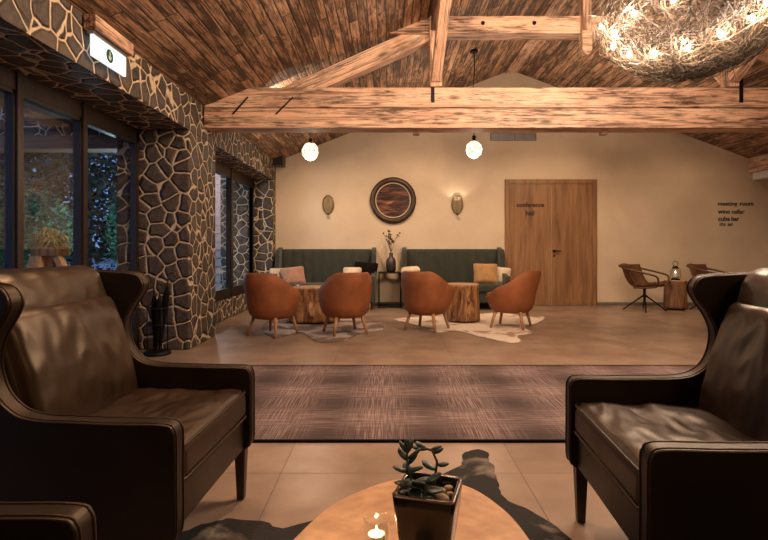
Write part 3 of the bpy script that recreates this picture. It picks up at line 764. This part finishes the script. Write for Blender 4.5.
# lantern
ln = thing('glass_lantern', 'small glass lantern with a ring handle on the log side table', 'lantern', (px(677, 9.0), 9.05, .502))
lathe('base', [(.07, 0), (.07, .02), (.055, .03)], M['iron'], ln, n=20)
obj('glass_body', (lambda b: (add_lathe(b, [(.06, 0), (.085, .05), (.085, .12), (.05, .17), (.045, .17), (.08, .12), (.08, .05), (.055, .005)], 20), b)[1])(bmesh.new()), M['clearglass'], ln, sm=True, loc=(0, 0, .03))
lathe('cap', [(.055, 0), (.045, .025), (.02, .04)], M['iron'], ln, n=16, loc=(0, 0, .2))
tube('ring_handle', [(.045*math.cos(2*PI*k/20), 0, .28+.045*math.sin(2*PI*k/20)) for k in range(20)], .005, M['iron'], ln, n=6, closed=True)
tube('wire_frame', [(.088, 0, .03), (.09, 0, .15), (.05, 0, .21)], .004, M['iron'], ln, n=5); tube('wire_frame', [(-.088, 0, .03), (-.09, 0, .15), (-.05, 0, .21)], .004, M['iron'], ln, n=5)
lathe('candle', [(.03, 0), (.03, .08)], M['wax'], ln, n=12, loc=(0, 0, .036))
lathe('flame', [(.001, 0), (.008, .012), (.001, .04)], M['flame'], ln, n=8, loc=(0, 0, .118))
light('lantern_light', 'POINT', (0, 0, .14), 1.0, (1, .6, .3), shadow_soft_size=.01, parent=ln)

# ------------------------------------------------------------------ SOFAS
def sofa(W, label, nch):
    t = thing('sofa', label, 'sofa', group='green channel-back sofas along the back wall')
    bm = bmesh.new(); hw = W/2-.075; n = nch*8; prof = []
    for i in range(n+1):
        x = -hw+2*hw*i/n; ph = (i/n*nch) % 1
        prof.append((x, -.09-.045*math.sin(PI*ph)**.6 if 0 < ph < 1 else -.10))
    rows = []
    for z, dy in ((.40, -.02), (.6, -.01), (.85, 0), (.98, .015), (1.015, .03), (1.03, .055)):
        rows.append([bm.verts.new((x, y+dy, z)) for x, y in prof])
    back = [bm.verts.new((x, -.0, 1.03)) for x, y in prof]; backb = [bm.verts.new((x, -.0, .40)) for x, y in prof]
    rows += [back, backb]
    for A, B in zip(rows, rows[1:]):
        for i in range(n): bm.faces.new((A[i], A[i+1], B[i+1], B[i]))
    obj('backrest', bm, M['green'], t, sm=True)
    for k in range(1, nch):
        x = -hw+2*hw*k/nch
        tube('seam', [(x, -.112, .42), (x, -.102, .62), (x, -.092, .86), (x, -.075, .99), (x, -.03, 1.032)], .006, M['seam'], t.children[0], n=5)  # dark seams paint in the shade of the channel grooves
    for s in (1, -1):
        P = catmull([(-.0, .14, 0), (-.0, .6, 0), (-.0, 1.03, 0), (-.10, 1.035, 0), (-.24, 1.02, 0), (-.32, .95, 0), (-.33, .80, 0), (-.36, .68, 0), (-.50, .60, 0), (-.70, .57, 0), (-.74, .53, 0), (-.74, .14, 0)], 4)
        bm = bmesh.new(); add_prism(bm, [(p.x, p.y) for p in P], s*(W/2-.08), s*(W/2), 'X')
        wp = obj('wing_arm', bm, M['green'], t, bevel=.02, seg=3)
    box('seat_base', (-W/2+.07, -.70, .12), (W/2-.07, -.02, .30), M['green'], t, bevel=.015)
    cushion('seat_cushion', W/2-.085, .31, .065, .04, M['green'], t, loc=(0, -.42, .365), puff=.012, cuts=14)
    for x in (-W/2+.1, W/2-.1):
        for y in (-.68, -.08):
            tube('leg', [(x, y, .13), (x, y, 0)], [.02, .014], M['oakleg'] if y < -.3 else M['blackwood'], t, n=10)
    return t
s1 = sofa(1.78, 'left dark green channel-backed sofa beside the stone wall, behind the left stump table', 9)
s1.location = (-1.10, 9.64, .001)
s2 = sofa(1.80, 'right dark green channel-backed sofa beside the oak double door', 9)
s2.location = (1.155, 9.64, .001)
def pillow(label, xc, yc, w_, h_, mat, Y, rz=0, tilt=68, roll=0, th=.055):
    o = cushion('throw_pillow', w_/2, h_/2, th, .05, mat, None, loc=(px(xc, Y), Y, pz(yc, Y)), puff=.05, pinch=.07, cuts=14)
    o.rotation_euler = (Matrix.Rotation(R(rz), 3, 'Z') @ Matrix.Rotation(R(tilt), 3, 'X') @ Matrix.Rotation(R(roll), 3, 'Z')).to_euler()
    tag(o, label, 'cushion'); return o
pillow('dusty pink throw pillow on the left end of the left sofa', 293, 276.5, .40, .34, M['pink'], 9.15, rz=14, tilt=66, roll=6)
pillow('cream throw pillow in the left corner of the left sofa, behind the leftmost tub chair', 275.8+2.5, 276.5, .30, .30, M['cream'], 9.28, rz=50, tilt=70)
pillow('cream pillow on the left sofa, peeking out above the second tub chair', 352, 274.5, .32, .26, M['cream'], 9.12, rz=-6, tilt=64)
pillow('black throw pillow at the right end of the left sofa', 365, 273.5, .42, .40, M['blackfab'], 9.30, rz=-12, tilt=72, roll=-4)
pillow('mustard brown throw pillow on the right end of the right sofa', 485.5, 274, .40, .37, M['mustard'], 9.12, rz=-5, tilt=68, roll=-1)
pillow('pale beige throw pillow behind the mustard one on the right sofa', 500, 276, .34, .32, M['cream'], 9.28, rz=-24, tilt=70, roll=-6)
# rolled cream cushion lying over the near arm of the right sofa
o = cushion('bolster_pillow', .165, .075, .06, .055, M['cream'], None, loc=(px(410.5, 9.0), 9.05, pz(269.5, 9.0)), puff=.01, cuts=10, pinch=.05); tag(o, 'small cream bolster pillow at the left end of the right sofa', 'cushion')
o.rotation_euler = (0, R(-4), R(6)); o.location.z = .665

# console table and vase between the sofas
cx0, cx1 = px(379, 9.3)-.03, px(404, 9.3)+.0
cx0, cx1 = -.17, .235
cs = thing('console_table', 'narrow black metal console table between the two green sofas', 'table', ((cx0+cx1)/2, 9.4, 0))
hw = (cx1-cx0)/2
box('table_top', (-hw, -.17, .605), (hw, .17, .63), M['iron'], cs)
for sx in (-1, 1):
    for sy in (-1, 1): box('leg', (sx*hw-(.02 if sx > 0 else 0), sy*.17-(.02 if sy > 0 else 0), 0), (sx*hw+(0 if sx > 0 else .02), sy*.17+(0 if sy > 0 else .02), .605), M['iron'], cs)
box('shelf', (-hw, -.17, .06), (hw, .17, .075), M['iron'], cs)
vs_ = lathe('vase', [(.065, 0), (.085, .03), (.088, .18), (.072, .23), (.036, .26), (.034, .31), (.044, .335), (.036, .335), (.028, .30), (.05, .2)], M['vase'], None, n=24, loc=(px(391, 9.35), 9.4, .631)); tag(vs_, 'dark brown bottle-shaped vase on the black console table', 'vase')
br = thing('dried_branches', 'dried seed-head branches standing in the dark vase', 'dried flowers', (px(391, 9.35), 9.4, .9))
random.seed(4)
for k in range(16):
    a = random.uniform(0, 2*PI); sp_ = random.uniform(.02, .19); hh = random.uniform(.22, .46)
    p = [(0, 0, 0), (.01*math.cos(a), .01*math.sin(a), .08), (sp_*.55*math.cos(a), sp_*.45*math.sin(a), .08+hh*.5), (sp_*math.cos(a)+.01, sp_*.7*math.sin(a), hh)]
    st = tube('twig', catmull(p, 3), .0028, M['dried'], br, n=4)
    for j in range(2):
        bm = bmesh.new(); bmesh.ops.create_icosphere(bm, subdivisions=1, radius=random.uniform(.012, .022))
        q = Vector(p[-1]) if j == 0 else Vector(p[2]).lerp(Vector(p[3]), .5)+Vector((.02, 0, .01))
        obj('seed_head', bm, M['dried'], st, loc=q, sm=True)

# ------------------------------------------------------------------ WALL DECOR
Yw = YB-.002
rm = thing('round_wall_mirror', 'large round dark-framed wall mirror with a painted reddish brown reflection between two sconces', 'wall decoration', (px(393, Yw), Yw, pz(200.5, Yw)))
bm = bmesh.new(); ringp = [(.315, 0), (.315, -.0), ]
def ring(bm, r0, r1, y0, y1, n=64):
    rs = []
    for r, y in ((r0, y0), (r1, y0), (r1, y1), ((r0+r1)/2, y1-.01), (r0, y1)):
        rs.append([bm.verts.new((r*math.cos(2*PI*k/n), y, r*math.sin(2*PI*k/n))) for k in range(n)])
    for i in range(5):
        A, B = rs[i], rs[(i+1) % 5]
        for k in range(n): bm.faces.new((A[k], A[(k+1) % n], B[(k+1) % n], B[k]))
ring(bm, .325, .42, 0, -.05); obj('frame', bm, M['legwood'], rm, sm=True)
bm = bmesh.new(); ring(bm, .305, .325, -.002, -.035); obj('inner_ring', bm, M['cream'], rm, sm=True)
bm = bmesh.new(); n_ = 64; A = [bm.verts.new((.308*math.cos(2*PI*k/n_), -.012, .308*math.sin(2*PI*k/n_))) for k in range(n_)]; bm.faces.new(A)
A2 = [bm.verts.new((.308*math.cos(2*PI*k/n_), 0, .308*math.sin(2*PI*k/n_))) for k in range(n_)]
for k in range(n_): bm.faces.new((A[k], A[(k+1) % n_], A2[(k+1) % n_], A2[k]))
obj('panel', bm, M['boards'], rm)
def sconce(xc, label):
    t = thing('wall_sconce', label, 'sconce', (px(xc, Yw), Yw, pz(204.5, Yw)), group='oval leaf sconces')
    bm = bmesh.new(); n = 40
    for r_ in (1,):
        add_tube(bm, [(.098*math.cos(2*PI*k/n), -.03, .16*math.sin(2*PI*k/n)) for k in range(n)], .010, 6, closed=True)
    obj('frame', bm, M['brass'], t, sm=True)
    bm = bmesh.new(); A = [bm.verts.new((.094*math.cos(2*PI*k/n), -.022, .155*math.sin(2*PI*k/n))) for k in range(n)]; B = [bm.verts.new((v.co.x*.8, 0, v.co.z*.8)) for v in A]
    bm.faces.new(A)
    for k in range(n): bm.faces.new((A[k], A[(k+1) % n], B[(k+1) % n], B[k]))
    obj('back_plate', bm, M['brass_light'], t)
    bm = bmesh.new(); add_tube(bm, [(0, -.03, -.15), (0, -.03, .15)], .004, 5)
    for k in range(-5, 6):
        z0 = k*.026
        for s in (1, -1):
            wd = .09*math.sqrt(max(0, 1-((z0+.03)/.155)**2)); add_tube(bm, [(0, -.03, z0), (s*wd*.6, -.033, z0+.02), (s*wd, -.03, z0+.045)], .003, 4)
    obj('leaf_veins', bm, M['brass'], t)
    tube('arm', [(0, -.01, -.15), (0, -.06, -.20), (0, -.09, -.19)], .008, M['brass'], t)
    lathe('cup', [(.012, 0), (.035, .008), (.035, .014)], M['brass'], t, n=16, loc=(0, -.09, -.192))
    return t
M['brass_light'] = plain('pale_brass_mesh', (.30, .23, .13), .5, .3)
sconce(328.3, 'left oval leaf-patterned sconce on the wall, left of the round piece')
sc2 = sconce(457, 'right oval leaf-patterned sconce on the wall, nearer the oak door')
light('sconce_light', 'SPOT', (0, -.14, .02), 2.6, WARM2, spot_size=R(130), spot_blend=.6, shadow_soft_size=.02, parent=sc2, to=(0, -.05, 1))
# vent grille
vg = thing('air_vent', 'flat rectangular grey air vent grille high on the back wall', 'air vent', (px(513, Yw), Yw, pz(137, Yw)))
for s in (-1, 1):
    x0_, x1_ = (-.42, -.01) if s < 0 else (.01, .42)
    f_ = box('frame', (x0_, -.02, -.07), (x1_, 0, .07), M['greystone'], vg)
    bm = bmesh.new()
    for k in range(5): add_box(bm, (x0_+.02, -.026, -.055+k*.025), (x1_-.02, -.02, -.045+k*.025))
    obj('slats', bm, M['steel'], f_)

# ------------------------------------------------------------------ RIGHT LEATHER CHAIRS (face local +X)
def swivel():
    t = thing('swivel_armchair', 'brown leather armchair with looped arms and black splayed base, left of the log table', 'armchair', group='brown armchairs by the right wall')
    bm = bmesh.new()
    n, m = 22, 10; rows = []
    for i in range(m+1):     # seat to back surface: profile in x-z
        pass
    prof = catmull([(.24, .435, 0), (.12, .42, 0), (-.05, .41, 0), (-.17, .43, 0), (-.25, .52, 0), (-.30, .65, 0), (-.335, .765, 0)], 4)
    for k, p in enumerate(prof):
        tt = k/(len(prof)-1); row = []
        wd = .235+.06*tt
        for j in range(n+1):
            s = -1+2*j/n
            curl = (abs(s)**3)*(.06+.11*math.sin(min(1, tt*1.3)*PI/2))
            row.append(bm.verts.new((p.x+(curl if tt > .45 else 0)*1.0+.0, s*wd, p.y+(abs(s)**4)*.05*(1-tt))))
        rows.append(row)
    for A, B in zip(rows, rows[1:]):
        for j in range(n): bm.faces.new((A[j], A[j+1], B[j+1], B[j]))
    o = obj('seat_shell', bm, M['tan'], t, sm=True)
    sm_ = o.modifiers.new('solid', 'SOLIDIFY'); sm_.thickness = .035; sm_.offset = 0
    for s in (1, -1):
        P = catmull([(-.33, s*.12, .765), (-.32, s*.25, .745), (-.16, s*.315, .70), (.08, s*.325, .645), (.25, s*.315, .60), (.29, s*.305, .555), (.285, s*.29, .48), (.25, s*.26, .425), (.10, s*.25, .405), (-.10, s*.24, .395)], 5)
        tube('arm', P, .0165, M['walnut'], t, n=10)
    tube('top_rail', catmull([(-.33, -.13, .765), (-.345, 0, .77), (-.33, .13, .765)], 4), .0165, M['walnut'], t, n=10)
    tube('column', [(0, 0, .40), (0, 0, .20)], .022, M['iron'], t, n=12)
    for k in range(4):
        a = R(20+90*k); tube('leg', [(0, 0, .27), (.33*math.cos(a), .33*math.sin(a), .012)], [.014, .010], M['iron'], t, n=8)
    return t
sw = swivel(); sw.location = (px(646, 8.8), 8.85, .001); sw.rotation_euler = (0, 0, R(-42))
dup(sw, (px(714.5, 8.8), 8.85, .001), R(-42), 'brown leather armchair with looped arms, half hidden behind the right wingback')

# ------------------------------------------------------------------ UMBRELLA STAND
us = thing('umbrella_stand', 'black umbrella stand against the stone pillar, behind the left wingback', 'umbrella stand', (-2.27, 5.22, 0))
lathe('base', [(.12, 0), (.13, .015), (.12, .035), (.03, .045)], M['iron'], us, n=24)
for z in (.30, .46): tube('ring', [(.10*math.cos(2*PI*k/24), .10*math.sin(2*PI*k/24), z) for k in range(24)], .006, M['iron'], us, n=6, closed=True)
for k in range(4):
    a = R(45+90*k); tube('rod', [(.10*math.cos(a), .10*math.sin(a), .03), (.10*math.cos(a), .10*math.sin(a), .46)], .006, M['iron'], us, n=6)
for k, (x, y, tx, hh, lb) in enumerate(((.03, .0, .09, .72, 'closed black umbrella leaning right in the stand, its handle highest'), (-.04, .02, -.02, .62, 'closed black umbrella upright in the stand nearest the window'), (.0, -.05, .04, .60, 'closed black umbrella in the middle of the stand'))):
    u = thing('umbrella', lb, 'umbrella', (-2.27+x*.6, 5.22+y*.6, .05))
    p0, p1 = Vector((0, 0, 0)), Vector((tx, y*.3, hh))
    pts = [p0.lerp(p1, q) for q in (0, .05, .2, .5, .75, .85, .86)]
    tube('canopy', pts[:6], [.004, .012, .022, .032, .03, .012], M['blackfab'], u, n=10)
    tube('handle', [p0.lerp(p1, .84), p1, p1+Vector((.0, 0, .02)), p1+Vector((.03, 0, .035)), p1+Vector((.06, 0, .03)), p1+Vector((.07, 0, .0))] if k == 0 else [p0.lerp(p1, .84), p1, p1+Vector((0, 0, .03))], .009, M['legwood'], u, n=8)

# ------------------------------------------------------------------ EXIT SIGN
ex = thing('exit_sign', 'lit white sign panel with green arrow disc hanging under a wood block', 'sign', (-1.99, 3.80, 2.50))
box('panel', (-.02, -.225, -.15), (.0, .225, -.005), M['exit'], ex)
box('housing', (-.035, -.235, -.005), (.008, .235, .018), M['steel'], ex)
bm = bmesh.new(); n_ = 32; A = [bm.verts.new((.002, -.01+.048*math.cos(2*PI*k/n_), -.078+.048*math.sin(2*PI*k/n_))) for k in range(n_)]; B = [bm.verts.new((0, v.co.y, v.co.z)) for v in A]; bm.faces.new(A)
for k in range(n_): bm.faces.new((A[k], A[(k+1) % n_], B[(k+1) % n_], B[k]))
obj('disc', bm, M['exitgreen'], ex)
bm = bmesh.new(); add_prism(bm, [(-.014, -.045), (-.006, -.045), (-.006, -.088), (.008, -.078), (.008, -.09), (-.010, -.112), (-.028, -.09), (-.028, -.078), (-.014, -.088)], .002, .0035, 'X'); obj('arrow', bm, M['white'], ex)
wb = beam('sign_block', (-2.0, 3.55, 2.57), (-2.0, 4.08, 2.57), .09, .10, M['beam']); tag(wb, 'short timber block fixed to the stone lintel above the lit sign', 'timber block')

# ------------------------------------------------------------------ PENDANT LAMPS
def pend(xc, yc, Y, label):
    z = pz(yc, Y); x = px(xc, Y); zt = zl(x)
    t = thing('pendant_lamp', label, 'pendant lamp', (x, Y, z), group='faceted glass pendant lamps')
    bm = bmesh.new(); bmesh.ops.create_icosphere(bm, subdivisions=2, radius=.125)
    for v in bm.verts: v.co.z *= 1.05
    obj('shade', bm, M['pendant'], t)
    bm = bmesh.new(); bmesh.ops.create_icosphere(bm, subdivisions=2, radius=.127)
    for v in bm.verts: v.co.z *= 1.05
    o = obj('facet_frame', bm, M['brass'], t); wf = o.modifiers.new('wire', 'WIREFRAME'); wf.thickness = .005
    lathe('socket', [(.022, 0), (.026, .02), (.026, .07), (.01, .08)], M['iron'], t, n=14, loc=(0, 0, .125))
    tube('cord', [(0, 0, .2), (-.02, 0, (zt-z)*.55), (.01, 0, (zt-z)*.8), (0, 0, zt-z-.02)], .006, M['iron'], t, n=6)
    lathe('canopy', [(.06, 0), (.06, .03)], M['iron'], t, n=16, loc=(0, 0, zt-z-.045))
    light('pendant_light', 'POINT', (0, 0, -.16), 16, WARM2, shadow_soft_size=.1, parent=t)
pend(310.3, 151.5, 7.63, 'left glowing faceted glass pendant, hanging near the stone wall')
pend(474, 149.5, 7.63, 'right glowing faceted glass pendant, hanging near the middle of the back wall')

# ------------------------------------------------------------------ TWIG CHANDELIER
cc = Vector((2.27, 3.98, 2.80)); RXc, RZc = .67, .46
chd = thing('twig_chandelier', 'huge nest-shaped chandelier of gilded twigs with bare bulbs', 'chandelier', cc)
random.seed(11)
def on_shell(d, k=1.0):
    d = d.normalized(); s = 1/math.sqrt((d.x/RXc)**2+(d.y/RXc)**2+(d.z/RZc)**2); return d*s*k
def nest(n, r, mat, Lr, kr, name):
    bm = bmesh.new()
    for i in range(n):
        d = Vector((random.gauss(0, 1), random.gauss(0, 1), random.gauss(0, 1)))
        if d.z > 0 and random.random() < .35: d.z = -d.z
        p = on_shell(d, random.uniform(*kr)); nrm = Vector((p.x/RXc**2, p.y/RXc**2, p.z/RZc**2)).normalized()
        tg = nrm.orthogonal().normalized(); tg = Matrix.Rotation(random.uniform(0, 2*PI), 3, nrm) @ tg
        L = random.uniform(*Lr)
        a = p-tg*L/2-nrm*L*.08; b = p+tg*L/2-nrm*(L*.12-random.uniform(-.02, .05))
        c = p+nrm*.012+Vector((random.gauss(0, .012), random.gauss(0, .012), random.gauss(0, .012)))
        add_tube(bm, [a, c, b], [r, r, r*.6], 3, caps=False)
    return obj(name, bm, mat, chd, recalc=False)
o = nest(2300, .0020, M['twig'], (.12, .42), (.80, 1.0), 'twig_nest'); o['kind'] = 'stuff'
o = nest(380, .0042, M['twig_dark'], (.2, .5), (.82, .98), 'brown_twigs'); o['kind'] = 'stuff'
bm = bmesh.new()
for i in range(60):   # loose ends sticking out
    d = Vector((random.uniform(-1, 1), random.uniform(-1, 1), random.uniform(-.6, .6)))
    p = on_shell(d, .95); q = p*1.0+(d.normalized()+Vector((random.gauss(0, .7), random.gauss(0, .7), random.gauss(0, .7)))).normalized()*random.uniform(.06, .17)
    add_tube(bm, [p, q], [.0028, .0012], 3, caps=False)
o = obj('loose_twigs', bm, M['twig'], chd, recalc=False); o['kind'] = 'stuff'
for k in range(8):
    a = 2*PI*k/8
    tube('rib', [(RXc*.9*math.cos(a)*math.cos(e), RXc*.9*math.sin(a)*math.cos(e), RZc*.9*math.sin(e)) for e in [R(-90+18*j) for j in range(11)]], .005, M['twig_dark'], chd, n=5)
tube('suspension_rod', [(0, 0, -RZc*.85), (0, 0, RZ-.08-cc.z)], .008, M['iron'], chd, n=8)
lathe('ceiling_cap', [(.07, 0), (.07, .04)], M['iron'], chd, n=20, loc=(-.03, 0, RZ-.12-cc.z))
bulbs = []
for (u, v_) in ((634, 14), (615, 33), (613, 47), (629, 55), (655, 54), (688, 48), (721, 35), (752, 18), (673, 0), (766, 4)):
    d = Vector(((u-388)/530, 1, (248-v_)/530)); o0 = Vector((0, 0, 1.05))-cc; k = .93
    A = (d.x/RXc/k)**2+(d.y/RXc/k)**2+(d.z/RZc/k)**2; B = 2*(o0.x*d.x/(RXc*k)**2+o0.y*d.y/(RXc*k)**2+o0.z*d.z/(RZc*k)**2); Cc = (o0.x/RXc/k)**2+(o0.y/RXc/k)**2+(o0.z/RZc/k)**2-1
    D = B*B-4*A*Cc
    tt = (-B-math.sqrt(D))/(2*A) if D > 0 else -B/(2*A)
    bulbs.append(o0+d*tt)
for k in range(8):
    a = R(20+45*k); bulbs.append(on_shell(Vector((math.cos(a), math.sin(a), random.uniform(-.1, .8))), .93))
for i, p in enumerate(bulbs):
    inward = (-p).normalized()
    s = lathe('bulb', [(.001, -.02), (.012, -.014), (.017, 0), (.012, .014), (.006, .024)], M['bulb'], chd, n=12, loc=p)
    tube('bulb_holder', [(0, 0, .022), inward*.05+Vector((0, 0, .03))], .007, M['iron'], s, n=6)
    light('bulb_light', 'POINT', p+p.normalized()*.09, 12.5, WARM2, shadow_soft_size=.03, parent=chd)

# ------------------------------------------------------------------ OUTSIDE
gnd = box('exterior_ground', (-60, -20, -.2), (-2.82, 70, -.06), M['asphalt'], kind='structure')
box('exterior_path', (-45, 19, -.06), (-2.9, 36, -.03), M['paving'], kind='structure')
# porch wing outside
box('exterior_beam', (-8, 7.2, 2.40), (-2.85, 7.5, 2.58), M['porch'], kind='structure')
box('exterior_wall', (-8, 7.2, 2.58), (-2.85, 7.5, 3.6), M['stone'], kind='structure')
box('exterior_roof', (-4.6, -2, 2.72), (-2.85, 7.2, 2.85), M['porch'], kind='structure')
box('exterior_pillar', (-3.35, 10.6, -.1), (-2.85, 11.1, 3.2), M['stone'], kind='structure')
bm = bmesh.new()
for k in range(18): add_prism(bm, [(13.0, k*.2), (12.97, k*.2+.01), (12.995, k*.2+.2), (13.1, k*.2+.2), (13.1, k*.2)], -5.2, -2.85, 'X')
sd = obj('neighbouring_wall', bm, M['siding']); sd['kind'] = 'structure'
def leaves(name, crown, rad, n, size, mat, parent, seed, squash=1.0, drop=0):
    random.seed(seed); bm = bmesh.new()
    for i in range(n):
        d = Vector((random.gauss(0, 1), random.gauss(0, 1), random.gauss(0, 1))).normalized()*random.uniform(.35, 1)**.5
        c = Vector(crown)+Vector((d.x*rad[0], d.y*rad[1], d.z*rad[2]))
        k_ = 1+.35*noise.noise(c*1.1)
        c = Vector(crown)+(c-Vector(crown))*k_
        a = Vector((random.gauss(0, 1), random.gauss(0, 1), random.gauss(0, .6)-drop)).normalized(); b = a.orthogonal().normalized()
        s = size*random.uniform(.6, 1.4)
        m_ = c+a*s*.5+Vector((0, 0, -s*.15))
        v = [bm.verts.new(q) for q in (c, m_+b*s*.28, c+a*s, m_-b*s*.28)]
        bm.faces.new(v)
    return obj(name, bm, mat, parent, recalc=False)
def tree(x, y, h, rad, label, mat, seed, n=5200, size=.17):
    t = thing('tree', label, 'tree', (x, y, -.06), group='trees beyond the terrace')
    tube('trunk', [(0, 0, 0), (.1, 0, h*.4), (-.05, .05, h*.8)], [.18, .13, .06], M['bark'], t, n=10)
    leaves('foliage', (0, 0, h*.55), (rad, rad, h*.52), n, size, mat, t, seed)
    return t
hz = [(-7.2, 12.5, 5.0, 1.9), (-10, 13.5, 7.5, 2.6), (-6.0, 16.5, 6.5, 2.4), (-9.0, 19, 9, 3.2), (-13, 16, 9, 3.2), (-13.5, 11.5, 7, 2.5), (-12, 8.5, 6, 2.2), (-16, 22, 10, 3.5), (-11.5, 23, 11, 3.5)]
wh = ['dark tree behind the stone pillar side of the big window', 'tall dark tree in the middle of the front window view', 'dark tree farthest right through the front window', 'tall dark tree behind the others beyond the window', 'broad dark tree at left beyond the window', 'dark tree at far left through the window', 'dark tree near the left edge outside', 'tallest dark tree in the left background outside', 'tall dark tree farthest back outside']
for i, (x, y, h, r_) in enumerate(hz): tree(x, y, h, r_, wh[i], M['foliage'], 30+i)
sh = thing('leafy_shrub', 'fresh green leafy shrub just outside the big window', 'shrub', (-5.9, 8.7, -.06))
tube('stem', [(0, 0, 0), (.05, 0, .8), (.1, .1, 1.6)], [.05, .04, .02], M['bark'], sh, n=8)
leaves('foliage', (0, 0, 1.35), (.75, .6, .75), 2200, .085, M['foliage2'], sh, 77)
sh = thing('leafy_shrub', 'tall fresh green shrub outside, just left of the stone pillar', 'shrub', (-4.75, 10.3, -.06))
tube('stem', [(0, 0, 0), (-.05, 0, 1.0), (.05, .1, 1.8)], [.05, .04, .02], M['bark'], sh, n=8)
leaves('foliage', (0, 0, 1.45), (.7, .5, .75), 2200, .08, M['foliage2'], sh, 78)
light('terrace_lamp', 'POINT', (-4.1, 8.5, 1.3), 48, (.6, .88, 1), shadow_soft_size=.2)
light('siding_fill', 'POINT', (-4.0, 11.6, 2.7), 28, (1, .86, .80), shadow_soft_size=.1)  # added light to brighten the siding, no fixture
light('terrace_lamp_warm', 'SPOT', (-2.95, 4.5, 2.2), 16, WARM, spot_size=R(48), spot_blend=.8, shadow_soft_size=.1, to=(-3.2, 4.95, .9))
for i, (x, y) in enumerate(((-8.1, 16.0), (-6.2, 13.5))):
    o = box('marker_post', (x-.04, y-.04, -.06), (x+.04, y+.04, 1.0), M['white']); tag(o, ('white marker post outside, left of the other one', 'white marker post outside, nearest the stone pillar')[i], 'post')
# planter on splayed legs outside the glass
pl = thing('wooden_planter', 'splayed-leg wooden planter with a pale grass tuft outside the window', 'planter', (-3.12, 4.88, -.06))
def leg_(p0, p1, w_, d_): return beam('leg', p0, p1, w_, d_, M['rawwood'], pl, bevel=0)
leg_((-.34, -.04, 0), (-.06, 0, 1.10), .10, .15); leg_((-.10, .12, 0), (.0, .06, 1.06), .06, .09); leg_((.58, .0, 0), (.06, 0, 1.06), .06, .05); leg_((.50, .16, 0), (.04, .06, 1.06), .05, .05)
box('trough', (-.12, -.08, 1.04), (.12, .12, 1.12), M['trunk_dark'], pl)
random.seed(5); bm = bmesh.new()
for i in range(260):
    a = random.uniform(0, 2*PI); r_ = random.uniform(.02, .26); h_ = random.uniform(.06, .2)*(1.2-r_*2)
    p0 = Vector((random.uniform(-.1, .12), random.uniform(-.08, .1), 1.12)); p2 = Vector((r_*math.cos(a), r_*math.sin(a)*.8, 1.12+h_-r_*.35)); p1 = (p0+p2)/2+Vector((0, 0, .08))
    s = Vector((-math.sin(a), math.cos(a), 0))*.007
    v = [bm.verts.new(q) for q in (p0-s, p0+s, p1+s, p1-s)]; v2 = bm.verts.new(p2); bm.faces.new(v); bm.faces.new((v[3], v[2], v2))
obj('grass_tuft', bm, M['grasstuft'], pl, recalc=False)
bpy.context.view_layer.update()
